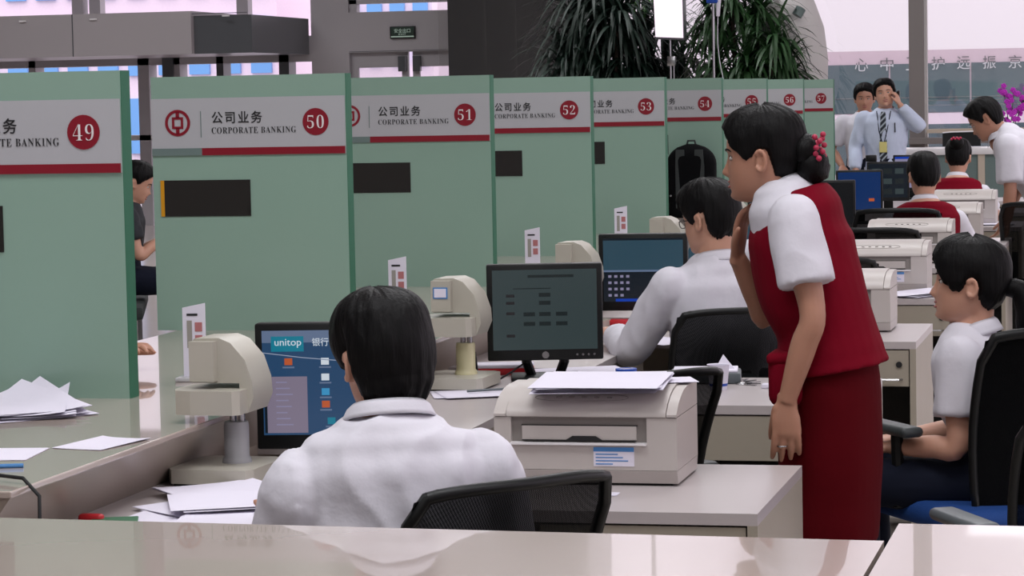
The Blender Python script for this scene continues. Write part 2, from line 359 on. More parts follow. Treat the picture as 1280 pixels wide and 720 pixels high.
for k in range(9):
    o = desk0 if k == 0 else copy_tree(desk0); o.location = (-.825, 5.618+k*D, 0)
    T(o, 'beige L-shaped office desk, '+names[k], 'desk', 'desks along the counter')
# ------------------------------------------------------------------ passbook printers
def make_printer():
    e = empty('passbook_printer'); W = .43
    MB().prism([(.012, .006), (.27, .006), (.285, .036), (.0, .036)], .0, W, 'x').build('base', 'printer', e)
    MB().box(.015, W-.015, .02, .265, 0, .006).build('rubber_feet', 'black_matte', e)
    MB().prism([(.003, .037), (.003, .098), (.285, .098), (.285, .037)], .0, W, 'x').build('lower_body', 'printer', e)
    for a, c in ((0, .04), (W-.07, W)):
        MB().prism([(.003, .098), (.003, .158), (.285, .158), (.285, .098)], a, c, 'x').build('cheek', 'printer', e)
    MB().box(.04, W-.07, .016, .28, .098, .158).build('slot_back', 'printer_dark', e)
    fl = box('tray_flap', .066, W-.095, .006, .018, .106, .138, 'printer', e)
    MB().box(.064, W-.093, .0075, .0165, .138, .1395).build('flap_gap', 'black_matte', fl)
    MB().prism([(.066, .106), (.17, .106), (.185, .115), (.24, .115), (.255, .106), (.335, .106), (.335, .1035), (.066, .1035)], .003, .007, 'y').build('finger_notch', 'black_matte', fl)
    MB().box(.04, W-.07, -.006, .018, .095, .1).build('slot_lip', 'white_gloss', e)
    prof = [(.0, .16), (.0, .166), (.006, .175), (.03, .192), (.06, .205), (.1, .216), (.14, .221), (.25, .222), (.285, .216), (.285, .16)]
    lid = MB().prism(prof, .03, W-.025, 'x').build('lid', 'printer', e, 50)
    MB().box(.03, W-.025, .002, .28, .158, .16).build('lid_seam', 'printer_dark', e)
    for a, c in ((0, .0285), (W-.0235, W)):
        MB().prism([(y, z-.004 if z > .17 else z) for y, z in prof], a, c, 'x').build('lid_side', 'printer', e, 50)
    def onl(y):
        for p, q in zip(prof[1:], prof[2:]):
            if p[0] <= y <= q[0]: return p[1]+(q[1]-p[1])*(y-p[0])/(q[0]-p[0]+1e-9)
    pts = []
    for k in range(32):
        t = 2*math.pi*k/32; cx, sx = math.cos(t), math.sin(t); x = .2+.11*math.copysign(abs(cx)**.5, cx); y = .046+.014*sx
        pts.append((x, y, onl(y)+.0006))
    MB().tube(pts+[pts[0]], .0009, 4, cap=False).build('control_outline', 'printer_dark', lid)
    for k in range(5): MB().box(.14+k*.03, .152+k*.03, .044, .05, onl(.044)-.002, onl(.05)+.0008).build('control_key', 'printer_dark', lid)
    lb = box('label', .235, .33, .0015, .003, .046, .09, 'paper', e)
    box('label_header', .235, .33, .0008, .0015, .08, .09, 'blue_label', lb)
    for k in range(4): box('label_line', .24, .24+.04+.012*((k*3) % 4), .0008, .0015, .05+k*.0075, .0525+k*.0075, 'blue_label', lb)
    return e
# label is taller on the real front, so the sticker sits across lower body
PR = make_printer()
pos = [(-1.492, 5.985, 0, 'grey passbook printer with a stack of papers on top, first desk'), (-1.38, 5.985, 2, 'grey passbook printer just behind the standing clerk in red'),
       (-1.405, 5.985, 3, 'grey passbook printer beside loose papers, on the fourth desk'), (-1.44, 5.985, 4, 'grey passbook printer on the fifth desk'),
       (-1.415, 5.985, 5, 'grey passbook printer on the sixth desk'), (-1.44, 5.985, 6, 'grey passbook printer on the seventh desk, next to the bending man')]
PRN = []
for j, (x, y, k, lb) in enumerate(pos):
    o = PR if j == 0 else copy_tree(PR); o.location = (x, y+k*D, .75); T(o, lb, 'printer', 'passbook printers on the desks'); PRN.append(o)
# ------------------------------------------------------------------ monitors
def monitor(name, x, y, rz, w, h, zb, label, scr, bez=.018, chin=.03, tilt=0, v_legs=False, logo=True):
    e = empty(name, (x, y, .75), rz, label, 'monitor')
    fr = MB(); fr.rbox(-w/2, w/2, 0, .05, zb, zb+h, .006); o = fr.build('bezel', 'black_plastic', e, True)
    MB().rbox(-w*.3, w*.3, .045, .09, zb+h*.15, zb+h*.8, .012).build('back_cover', 'black_plastic', e, True)
    sx0, sx1, sz0, sz1 = -w/2+bez, w/2-bez, zb+chin, zb+h-bez
    s = box('screen', sx0, sx1, -.0015, .0, sz0, sz1, scr, e)
    if v_legs:
        for sgn in (-1, 1): MB().tube([(sgn*.055, .06, zb+.06), (sgn*.06, .06, zb-.01), (sgn*.045, .085, .012)], (.016), 8).build('stand_leg', 'black_plastic', e)
    else: MB().rbox(-.035, .035, .06, .09, .01, zb+.1, .008).build('stand_neck', 'black_plastic', e, True)
    MB().rbox(-.11, .11, -.02, .16, 0, .014, .006).build('stand_base', 'black_plastic', e, True)
    if logo: MB().tube([(0, .0, zb+chin*.5), (0, -.002, zb+chin*.5)], chin*.33, 16).build('brand_badge', 'steel', o)
    return e, s, (sx0, sx1, sz0, sz1)
def rect(name, s, bounds, u0, u1, v0, v1, m, dy=-.0022):
    x0, x1, z0, z1 = bounds
    return box(name, x0+(x1-x0)*u0, x0+(x1-x0)*u1, dy, dy+.0005, z0+(z1-z0)*v0, z0+(z1-z0)*v1, m, s)
screen_mat('scr_blue', rgb(45, 82, 122), .62); screen_mat('scr_bluelight', rgb(120, 140, 175), .55); screen_mat('scr_menu', rgb(130, 120, 140), .8)
screen_mat('scr_teal', rgb(20, 125, 150), .8); screen_mat('scr_white', rgb(215, 225, 235), .8); screen_mat('scr_grey', rgb(58, 70, 72), .75); screen_mat('scr_greyd', rgb(34, 42, 44), .7)
screen_mat('scr_slate', rgb(55, 85, 102), .62); screen_mat('scr_dark', rgb(20, 30, 40), .7); screen_mat('scr_task', rgb(10, 60, 170), .8); screen_mat('scr_deep', rgb(14, 50, 105), .7)
screen_mat('scr_off', rgb(22, 26, 30), .4); screen_mat('scr_lav', rgb(140, 135, 165), .8); screen_mat('scr_orange', rgb(190, 90, 50), .8); screen_mat('scr_cyan', rgb(60, 150, 200), .8)
# bay one
e, s, B = monitor('monitor', -1.975, 6.25, R(9), .36, .312, .042, 'black monitor showing a blue desktop with unitop banner and icons', 'scr_blue', chin=.036)
bn = rect('banner', s, B, 0, 1, .885, 1, 'scr_bluelight'); rect('banner', s, B, .07, .32, .8, .945, 'scr_teal', -.003)
x0, x1, z0, z1 = B
text('lettering', 'unitop', .03, 'scr_white', s, facing(x0+.032, -.0036, z0+(z1-z0)*.835), fit=(.066, .022))
text('lettering', '银行印鉴系统', .03, 'scr_white', s, facing(x0+.125, -.0036, z0+(z1-z0)*.85), fit=(.125, .02))
rect('menu_panel', s, B, .03, .34, .02, .56, 'scr_menu'); rect('menu_bar', s, B, .01, .03, .02, .56, 'scr_dark')
for k in range(8): rect('menu_line', s, B, .1, .1+.14*(.6+.4*((k*7) % 5)/5), .5-.058*k, .512-.058*k, 'scr_lav', -.003)
for k, (u, v, m2) in enumerate(((.2, .67, 'scr_orange'), (.48, .67, 'scr_white'), (.48, .52, 'scr_white'), (.48, .38, 'scr_cyan'), (.48, .26, 'scr_orange'), (.52, .1, 'scr_teal'))):
    rect('desktop_icon', s, B, u-.03, u+.03, v, v+.065, m2); rect('icon_caption', s, B, u-.045, u+.045, v-.03, v-.015, 'scr_bluelight')
MB().tube([(x0+.0, -.0026, z0+(z1-z0)*.79), (x0+.1, -.0026, z0+(z1-z0)*.74), (x1, -.0026, z0+(z1-z0)*.66)], .0012, 5).build('wallpaper_arc', 'scr_bluelight', s)
# bay two
e, s, B = monitor('monitor', -1.868, 8.19, R(14), .365, .305, .066, 'black monitor with a grey diagram page and silver badge, on the second desk', 'scr_grey', chin=.034, v_legs=True)
rect('page_title', s, B, .34, .78, .9, .935, 'scr_greyd'); rect('page_line', s, B, .2, .56, .76, .772, 'scr_greyd')
for u, v in ((.5, .66), (.5, .56), (.35, .42), (.5, .42), (.66, .42), (.35, .3), (.5, .3), (.66, .3)): rect('diagram_box', s, B, u-.055, u+.055, v, v+.05, 'scr_greyd')
for v in (.66, .57, .44, .16): rect('page_icon', s, B, .13, .21, v, v+.035, 'ink')
for k in range(4): MB().tube([(.1+k*.018, .0, .083), (.1+k*.018, -.003, .083)], .004, 8).build('button', 'steel', e)
# bay three
e, s, B = monitor('monitor', -1.92, 10.14, R(6), .345, .298, .062, 'black monitor with grey-blue window above dark icon rows, on the third desk', 'scr_dark', chin=.036, logo=False)
rect('window_area', s, B, .0, 1, .5, .97, 'scr_slate'); rect('window_edge', s, B, 0, 1, .47, .5, 'scr_bluelight'); rect('taskbar', s, B, .15, .9, .0, .045, 'scr_task')
for i in range(4):
    for k in range(4):
        if i*4+k < 15: rect('desktop_icon', s, B, .06+k*.075, .1+k*.075, .38-i*.1, .42-i*.1, 'scr_lav')
rect('dialog', s, B, .75, .97, .07, .15, 'scr_lav')
# further bays
for k, (x, y, sc, lb) in enumerate(((-1.93, 12.05, 'scr_slate', 'black monitor on the fourth desk, mostly behind the standing clerk'), (-1.93, 14.0, 'scr_slate', 'black monitor on the fifth desk, behind the standing clerk'),
    (-1.885, 15.95, 'scr_off', 'black monitor with a switched-off dark screen behind the hair bun'), (-1.914, 17.9, 'scr_deep', 'black monitor with deep blue desktop and small red icon'),
    (-1.91, 19.85, 'scr_dark', 'black monitor showing a dark picture, in front of the man on the phone'), (-1.9, 21.8, 'scr_lav', 'black monitor with a lavender page beside the red-vested clerks'))):
    e, s, B = monitor('monitor', x, y, R(5), .31, .29, .07, lb, sc, bez=.014, chin=.026, logo=False)
    if k == 3: rect('desktop_icon', s, B, .72, .85, .22, .3, 'scr_orange')
    if k == 4:
        for q in range(9): rect('picture_patch', s, B, .08+.3*(q % 3), .3+.3*(q % 3), .1+.3*(q//3), .26+.3*(q//3), 'scr_greyd' if q % 2 else 'scr_grey')
    if k == 5: rect('title_bar', s, B, 0, 1, .93, 1, 'scr_task')
# small webcam box on top
T(MB().rbox(-2.08, -2.0, 19.9, 19.96, 1.1105, 1.16, .008).build('webcam', 'black_plastic', None, True), 'small black webcam box on top of the dark-picture monitor', 'webcam')
# ------------------------------------------------------------------ stamp / imaging machines
def machine(x, y, rz, label, colm, dial=False):
    e = empty('imaging_machine', (x, y, .75), rz, label, 'office machine', 'imaging machines beside the monitors')
    bs = MB(); bs.prism([(-.09, -.125), (.095, -.125), (.108, -.1), (.108, .1), (.08, .125), (-.08, .125), (-.105, .1), (-.105, -.1)], .006, .04, 'z'); bs.build('base', 'device', e)
    MB().box(-.09, .09, -.11, .11, 0, .006).build('rubber_feet', 'black_matte', e)
    MB().lathe([(.036, .04), (.034, .05), (.03, .055), (.03, .13), (.028, .138)], 18, (.02, .02, 0)).build('column', colm, e, True)
    MB().tube([(.012, .02, .13), (.012, .02, .2)], .008, 10).build('rod', 'steel', e, True); MB().tube([(.034, .02, .13), (.034, .02, .2)], .008, 10).build('rod', 'steel', e, True)
    # lower head: rounded slab
    pts = [(-.105, -.05), (-.09, -.085), (-.05, -.095), (.055, -.095), (.07, -.08), (.07, .1), (-.07, .1), (-.105, .06)]
    MB().prism(pts, .165, .222, 'z').build('lower_head', 'device', e, False)
    # upper housing: curved hood, profile in x-z
    prof = [(-.07, .235), (-.07, .33), (-.062, .34), (.0, .342), (.03, .33), (.065, .29), (.082, .24), (.085, .2), (.07, .165), (.05, .165), (.05, .235)]
    MB().prism(prof, -.03, .1, 'y').build('hood', 'device', e, 35)
    MB().prism([(-.066, .24), (-.066, .335), (-.004, .335), (-.004, .24)], -.055, -.03, 'y').build('hood_front', 'device', e)
    return e
m1 = machine(-2.155, 6.0, R(-2), 'cream imaging machine on a grey column beside the unitop monitor', 'device_grey')
m2 = machine(-2.105, 8.0, R(-2), 'cream imaging machine with a yellowish column and blue-edged sticker', 'device_cream')
sk = box('sticker', -.058, -.012, -.0575, -.055, .28, .315, 'blue_label', m2); box('sticker_face', -.054, -.016, -.059, -.0575, .284, .311, 'paper', sk)
machine(-2.14, 9.93, R(-2), 'cream imaging machine standing behind the third desk monitor', 'device_cream')
machine(-2.14, 11.88, R(-2), 'cream imaging machine behind the man with glasses', 'device_cream')
machine(-2.14, 13.84, R(-2), 'cream imaging machine of the fifth desk, behind the standing clerk', 'device_cream')
# ------------------------------------------------------------------ counter sign cards
mat('card_print', rgb(176, 110, 112), .6); mat('card_print2', rgb(150, 146, 140), .6)
def sign_card():
    e = empty('sign_stand'); MB().rbox(-.05, .04, -.04, .04, 0, .012, .004).build('base', 'acrylic_white', e, True)
    c = MB().prism([(-.032, .012), (-.032, .2), (.03, .212), (.03, .012)], -.004, .004, 'y').build('card', 'paper', e)
    box('print_block', -.02, -.006, -.0055, -.004, .09, .165, 'card_print2', c); box('print_block', .002, .022, -.0055, -.004, .135, .16, 'card_print', c); box('print_block', .002, .022, -.0055, -.004, .1, .125, 'card_print', c)
    box('print_line', -.02, .01, -.0055, -.004, .178, .184, 'ink', c)
    MB().prism([(-.035, .012), (.012, .012), (.0, .045), (-.022, .045)], .004, .03, 'y').build('back_support', 'acrylic_white', e)
    return e
mat('acrylic_white', rgb(190, 188, 192), .2)
sc0 = sign_card()
for k, (x, y, s_) in enumerate(((-2.545, 6.86, '50'), (-2.545, 8.88, '51'), (-2.51, 10.8, '52'), (-2.53, 12.8, '53'))):
    o = sc0 if k == 0 else copy_tree(sc0); o.location = (x, y, .892); o.rotation_euler = (0, 0, R(8)); T(o, 'small upright notice card in a white stand in front of screen '+{'50':'fifty','51':'fifty-one','52':'fifty-two','53':'fifty-three'}[s_], 'sign stand', 'notice cards on the counter')
# ------------------------------------------------------------------ chairs
def make_chair(seatm='chair_fabric'):
    e = empty('office_chair')
    def P(u, v, off=0): # u -1..1 across, v 0..1 up
        x = u*.235*(1-.10*(1-v)*(1-v)); bow = .05*u*u
        z = .5+.42*v-.018*u*u*u*u*v; y = -.2-.10*v+bow+off+.03*math.sin(v*math.pi)
        return (x, y, z)
    fr = MB(); loop = [P(u/10, 1) for u in range(-9, 10)]; r_ = [P(1, 1-v/8) for v in range(1, 9)]; l_ = [P(-1, v/8) for v in range(0, 8)]; bt = [P(-u/6, 0) for u in range(-5, 6)]
    pts = loop+r_+bt+l_; pts.append(pts[0]); pts.append(pts[1]); fr.tube(pts, .013, 6, cap=False); fr.build('back_frame', 'black_plastic', e, 'all')
    mb = MB(); mb.grid(lambda a, c: P(2*a-1, c), 15, 11); mb.build('back_net', 'net', e, 'all')
    MB().tube([(0, -.16, .4), (0, -.25, .46), (0, -.27, .6), (0, -.285, .7)], (.03), 8).build('spine', 'black_plastic', e, True)
    MB().rbox(-.24, .24, -.24, .24, .43, .5, .03, 3).build('seat', seatm, e, True)
    for sgn in (-1, 1):
        MB().tube([(sgn*.22, -.05, .42), (sgn*.275, -.05, .42), (sgn*.28, -.05, .62)], .018, 8).build('arm_post', 'black_plastic', e, True)
        MB().rbox(sgn*.28-.035, sgn*.28+.035, -.15, .13, .62, .65, .014, 3).build('armrest', 'arm_pad', e, True)
    MB().tube([(0, 0, .43), (0, 0, .1)], .03, 10).build('gas_lift', 'steel', e, True)
    for k in range(5):
        a = 2*math.pi*k/5+.3; lg = MB().tube([(0, 0, .1), (.28*math.cos(a), .28*math.sin(a), .07)], [.03, .018], 8).build('base_leg', 'black_plastic', e, True)
        MB().tube([(.28*math.cos(a)-.02*math.sin(a), .28*math.sin(a)+.02*math.cos(a), .03), (.28*math.cos(a)+.02*math.sin(a), .28*math.sin(a)-.02*math.cos(a), .03)], .03, 10).build('caster', 'black_plastic', lg, True)
    return e
mat('arm_pad', rgb(48, 54, 56), .45)
ch0 = make_chair()
chs = [(-1.375, 5.07, 50, 'black mesh office chair of the clerk at the unitop monitor'), (-1.46, 6.99, 52, 'empty black mesh office chair turned sideways behind the first printer'),
       (-1.47, 9.10, 30, 'black office chair of the man with glasses'), (-1.33, 11.02, 4, 'black mesh office chair of the clerk at the fourth desk'), (-1.30, 12.8, 2, 'empty black mesh office chair at the fifth desk'),
       (-1.47, 15.45, 2, 'empty black mesh office chair behind the printer of the fifth desk'), (-1.345, 14.7, 1, 'black mesh office chair of the short-haired clerk in red vest'), (-1.33, 18.85, 2, 'black mesh office chair of the clerk with flowered bun'), (-.62, 16.0, -4, 'black mesh office chair by the trousers of the bending man')]
chs.pop(5)
CH = []
for k, (x, y, rz, lb) in enumerate(chs):
    o = ch0 if k == 0 else copy_tree(ch0); o.location = (x, y, 0); o.rotation_euler = (0, 0, R(rz)); T(o, lb, 'chair', 'mesh office chairs'); CH.append(o)

for k, sz, dz in ((3, 1.1, -.045), (4, 1.16, -.075), (5, 1.16, -.07), (7, 1.12, -.06)):
    for c in CH[k].children:
        if c.name.startswith('back_'): c.scale = (1, 1, sz); c.location = (0, 0, dz)
# ------------------------------------------------------------------ people
from mathutils import noise as NZ
mat('skin', rgb(196, 148, 126), .5, noise=.05, nscale=25, sss=.15)
mat('skin_tan', rgb(176, 128, 106), .5, noise=.05, nscale=25, sss=.15)
mat('lips', rgb(150, 82, 78), .4); mat('brow', rgb(24, 20, 20), .8); mat('eye_white', rgb(210, 205, 200), .2); mat('iris', rgb(22, 15, 12), .1)
mat('shirt_white', rgb(214, 212, 221), .85, spec=.15, noise=.02, bump=.45, bscale=13)
mat('shirt_blue', rgb(196, 205, 226), .85, spec=.15, noise=.03, bump=.45, bscale=13)
mat('vest_red', rgb(112, 2, 26), .85, spec=.12, noise=.07, bump=.08, bscale=60)
mat('skirt_red', rgb(82, 0, 10), .85, spec=.12, noise=.08, bump=.08, bscale=60)
mat('trousers', rgb(24, 28, 42), .85, spec=.12, noise=.08); mat('shoe', rgb(14, 13, 14), .3)
mat('flower_red', rgb(176, 40, 74), .5); mat('gold', rgb(212, 175, 90), .2, metal=1)
def hair_mat():
    m = mat('hair', rgb(15, 15, 17), .5, noise=0, spec=.14); nt = m.node_tree; p = nt.nodes['Principled BSDF']
    tc = nt.nodes.new('ShaderNodeTexCoord'); mp = nt.nodes.new('ShaderNodeMapping'); mp.inputs['Scale'].default_value = (170, 170, 14)
    n = nt.nodes.new('ShaderNodeTexNoise'); n.inputs['Scale'].default_value = 1; n.inputs['Detail'].default_value = 4
    bp = nt.nodes.new('ShaderNodeBump'); bp.inputs['Strength'].default_value = .55; bp.inputs['Distance'].default_value = .004
    nt.links.new(tc.outputs['Object'], mp.inputs[0]); nt.links.new(mp.outputs[0], n.inputs['Vector']); nt.links.new(n.outputs['Fac'], bp.inputs['Height']); nt.links.new(bp.outputs[0], p.inputs['Normal'])
    cr = nt.nodes.new('ShaderNodeMix'); cr.data_type = 'RGBA'; cr.inputs[6].default_value = rgb(5, 5, 6); cr.inputs[7].default_value = rgb(17, 16, 17)
    nt.links.new(n.outputs['Fac'], cr.inputs[0]); nt.links.new(cr.outputs[2], p.inputs['Base Color'])
hair_mat()
def sm(a, b, x):
    t = max(0, min(1, (x-a)/(b-a))); return t*t*(3-2*t)
def lerp_tab(tab, x):
    if x <= tab[0][0]: return tab[0][1:]
    for p, q in zip(tab, tab[1:]):
        if x <= q[0]:
            t = (x-p[0])/(q[0]-p[0]); return tuple(a+(b-a)*t for a, b in zip(p[1:], q[1:]))
    return tab[-1][1:]
HEAD = [(-.117, .045, -.012, .012), (-.114, .064, -.024, .026), (-.108, .077, -.036, .038), (-.100, .083, -.047, .048), (-.085, .085, -.060, .058), (-.07, .086, -.069, .064), (-.05, .087, -.079, .069),
        (-.03, .087, -.088, .072), (-.01, .086, -.095, .0745), (.01, .088, -.1, .076), (.03, .091, -.102, .0765), (.05, .089, -.1, .0755), (.07, .082, -.093, .071), (.085, .073, -.082, .064), (.097, .059, -.066, .054), (.106, .041, -.046, .040), (.111, .024, -.028, .026), (.114, .006, -.01, .008)]
def catmull(tab, x):
    n = len(tab)
    for i in range(n-1):
        if x <= tab[i+1][0] or i == n-2:
            p0 = tab[max(0, i-1)]; p1 = tab[i]; p2 = tab[i+1]; p3 = tab[min(n-1, i+2)]; t = max(0, min(1, (x-p1[0])/(p2[0]-p1[0])))
            return tuple(.5*((2*b)+(c-a)*t+(2*a-5*b+4*c-d)*t*t+(3*b-a-3*c+d)*t**3) for a, b, c, d in zip(p0[1:], p1[1:], p2[1:], p3[1:]))
NOSE = [(-.056, 0, .012), (-.05, .004, .014), (-.046, .014, .0145), (-.04, .023, .013), (-.034, .0225, .011), (-.026, .018, .009), (-.014, .0125, .008), (-.002, .0075, .008), (.01, .003, .009), (.024, 0, .01)]
def g(x, s): return math.exp(-(x/s)**2)
def head_pt(phi, z, fem=0):
    yf, yb, hw = catmull(HEAD, z)
    hw *= 1-.05*fem; c = -.005; cs, sn = math.cos(phi), math.sin(phi)
    x = hw*math.copysign(abs(sn)**.92, sn)
    y = c+(yf-c)*math.copysign(abs(cs)**.82, cs) if cs > 0 else c+(c-yb)*cs
    if cs > 0:
        k = sm(0, .35, cs); na, nw = lerp_tab(NOSE, z)
        dy = na*g(x, nw)-.0085*(g(abs(x)-.031, .014)*g(z-.001, .011))+.0035*g(z-.02, .008)*g(abs(x)-.026, .02)
        dy += (.0055*g(z+.0605, .0055)+.0065*g(z+.0735, .0062)-.003*g(z+.0667, .0028))*g(x, .019)
        dy += .006*g(z+.1, .011)*g(x, .018)-.003*g(z+.086, .006)*g(x, .02)+.003*g(z+.03, .018)*g(abs(x)-.042, .02)
        y += dy*k
    return V((x, y, z))
ZROWS = [-.117, -.1155, -.113, -.109, -.105, -.1, -.095, -.09, -.085, -.08, -.0765, -.0735, -.0705, -.068, -.0665, -.064, -.0605, -.057, -.053, -.05, -.047, -.044, -.041, -.038, -.034, -.03, -.026, -.022, -.018, -.014, -.01, -.006, -.002, .002, .006, .01, .015, .02, .025, .031, .038, .045, .052, .06, .068, .076, .083, .09, .096, .101, .106, .1095, .112, .114]
def head_mesh(mb, Mh, fem=0):
    nu = 72
    def ang(i):
        u = 2*i/nu-1; return math.pi*math.copysign(abs(u)**1.25, u)
    vs = [Mh @ head_pt(ang(i), z, fem) for z in ZROWS for i in range(nu)]; nv = len(ZROWS)
    fs = [(j*nu+i, j*nu+(i+1) % nu, (j+1)*nu+(i+1) % nu, (j+1)*nu+i) for j in range(nv-1) for i in range(nu)]
    fs += [tuple(range(nu-1, -1, -1)), tuple((nv-1)*nu+i for i in range(nu))]
    mb.add(vs, fs)
    for s in (-1, 1):   # ears: rim, lobe and hollow
        e = MB(); pts = []
        for k in range(11):
            a = R(-150+k*30); pts.append((s*(.081+.006*math.cos(a*.5)), -.016-.0145*math.cos(a)*1.0, -.012+.026*math.sin(a)+.003))
        e.tube(pts, [.006]*9+[.0065, .007], 8); e.sphere((s*.077, -.012, -.012), (.007, .0125, .022), 10, 8)
        e.xf(Mh); mb.add(e.v, e.f)
def hair_mesh(Mh, line, thick, fem=0, jag=.006, name='hair', parent=None, soft=.016, seed=0, hang=False):
    nu = 120; zs = [-.117+.231*k/90 for k in range(91)]
    vs = []
    for z in zs:
        for i in range(nu):
            phi = 2*math.pi*i/nu-math.pi; dg_ = abs(math.degrees(phi)); p = head_pt(phi, z, fem)
            if hang and dg_ > 95 and z < -.045: q_ = head_pt(phi, -.045, fem); k_ = sm(95, 115, dg_); p = V((p.x+(q_.x-p.x)*k_, p.y+(q_.y+.25*(-.045-z)-p.y)*k_, z))
            z0 = lerp_tab(line, dg_)[0]+jag*NZ.noise(V((phi*9, seed, 0)))+jag*.7*NZ.noise(V((phi*27, seed+5, 0)))
            n = V((p.x, p.y+.005, max(0, z)*1.1)); n.normalize()
            t, = lerp_tab(thick, dg_) if isinstance(thick, list) else (thick,)
            t = t*(.92+.1*NZ.noise(V((phi*5, z*30, seed)))+.10*NZ.noise(V((phi*22, z*9, seed))))*(1+.28*sm(.02, .1, z))
            m_ = sm(0, .012, z-z0); m2_ = .3+.7*sm(0, soft, z-z0) if dg_ > 60 else 1; vs.append(Mh @ (p+n*(t*m_*m2_-.007*(1-m_))))
    nv = len(zs); fs = [(j*nu+i, j*nu+(i+1) % nu, (j+1)*nu+(i+1) % nu, (j+1)*nu+i) for j in range(nv-1) for i in range(nu)]+[tuple((nv-1)*nu+i for i in range(nu)), tuple(range(nu-1, -1, -1))]
    return MB().add(vs, fs).build(name, 'hair', parent, 'all')
MEN = [(0, .066), (25, .06), (45, .05), (60, .03), (72, .0), (80, -.02), (88, -.018), (98, .02), (110, .02), (116, -.04), (130, -.07), (150, -.08), (180, -.083)]
WOM = [(0, .07), (30, .062), (50, .048), (65, .025), (76, .0), (84, -.012), (95, .012), (108, .015), (116, -.04), (135, -.068), (180, -.075)]
def spath(pts, rads, m=5):
    P = [V(p) for p in pts]; Q = [r if isinstance(r, (tuple, list)) else (r, r) for r in rads]; n = len(P); op, orr = [], []
    for i in range(n-1):
        for k in range(m):
            t = k/m; a, b, c, d = P[max(0, i-1)], P[i], P[i+1], P[min(n-1, i+2)]
            op.append(.5*((2*b)+(c-a)*t+(2*a-5*b+4*c-d)*t*t+(3*b-a-3*c+d)*t**3)); orr.append(tuple(x+(y-x)*(t*t*(3-2*t)) for x, y in zip(Q[i], Q[i+1])))
    op.append(P[-1]); orr.append(Q[-1]); return op, orr
def limb(mb, pts, rads, n=16, m=5, ref=None):
    p, r = spath(pts, rads, m); mb.tube(p, r, n, True, ref); mb.sphere(p[0], max(r[0])*.98, 12, 8); return mb
def hand(mb, wrist, d, n, side, curl=.5, sc=1.0, spread=.1, thumb=.7, curls=None, tsp=1.0):
    w0 = V(wrist); d = V(d).normalized(); n = V(n); n = (n-d*n.dot(d)).normalized(); s = d.cross(n)*side
    s.normalize()
    def q(a, b, c): return w0+(d*a+s*b+n*c)*sc
    p, r = spath([q(-.02, 0, 0), q(.012, 0, 0), q(.045, .002, 0), q(.078, 0, 0), q(.096, 0, .002)], [(.025*sc, .018*sc), (.028*sc, .0175*sc), (.038*sc, .0165*sc), (.0395*sc, .0135*sc), (.035*sc, .0095*sc)], 4)
    mb.tube(p, r, 16, True, ref=n)
    for k, (off, ln) in enumerate(((.0295, .070), (.0102, .078), (-.0098, .073), (-.0285, .058))):
        c = curl if curls is None else curls[k]; fan = off/.03*spread; pos = q(.088, off, 0); dr = (d+s*fan).normalized(); pts = [pos-dr*.012*sc, pos]; ax = dr.cross(n)
        a = 0
        for seg, f_ in ((.45, .7), (.3, 1.0), (.25, .7)):
            a += c*f_; dd = dr*math.cos(a)+n*math.sin(a); pos = pos+dd*ln*seg*sc; pts.append(pos)
        mb.tube(*spath(pts, [.0098*sc, .0095*sc, .0088*sc, .008*sc, .0062*sc], 3), n=10); mb.sphere(pts[-1], .0063*sc, 8, 6)
    t0 = q(.022, .026, .004); td = (d*.75+s*.62*tsp+n*.22*thumb).normalized(); t1 = t0+td*.034*sc; t2 = t1+(td*.8+d*.25+n*.25*thumb).normalized()*.03*sc; t3 = t2+(td*.6+d*.4+n*.3*thumb).normalized()*.024*sc
    mb.tube(*spath([q(.01, .016, 0), t0, t1, t2, t3], [.013*sc, .0135*sc, .0115*sc, .0105*sc, .0075*sc], 3), n=10); mb.sphere(t3, .0075*sc, 8, 6)
def remesh(mb, name, material, parent, vox, disp=None, smooth=1):
    me = mb.mesh(name); o = bpy.data.objects.new(name, me); COL.objects.link(o)
    md = o.modifiers.new('r', 'REMESH'); md.mode = 'VOXEL'; md.voxel_size = vox; md.use_smooth_shade = True
    if smooth: ms = o.modifiers.new('s', 'SMOOTH'); ms.iterations = smooth; ms.factor = .5
    dg_ = bpy.context.evaluated_depsgraph_get(); me2 = bpy.data.meshes.new_from_object(o.evaluated_get(dg_)); o.modifiers.clear(); o.data = me2; bpy.data.meshes.remove(me); me2.name = name
    me2.materials.clear(); me2.materials.append(MAT[material])
    if disp:
        nn = [v.normal.copy() for v in me2.vertices]
        for v, n in zip(me2.vertices, nn): v.co += n*disp(v.co)
        me2.update()
    me2.shade_smooth(); o.parent = parent; return o
def folds(amp, seed=0, fx=9, fz=5):
    def f(p):
        q = V((p.x*fx+seed, p.y*fx, p.z*fz)); q2 = q+V((NZ.noise(q*.6)*1.5, 0, NZ.noise(q*.5+V((4, 4, 4)))*1.5))
        return amp*(1-2*abs(NZ.noise(q2)))*.8+amp*.35*NZ.noise(q*2.7)
    return f
def headM(c, yaw=0, pitch=0, roll=0, sc=1.0): return Matrix.Translation(c) @ Matrix.Rotation(R(yaw), 4, 'Z') @ Matrix.Rotation(R(-pitch), 4, 'X') @ Matrix.Rotation(R(roll), 4, 'Y') @ Matrix.Scale(sc, 4)
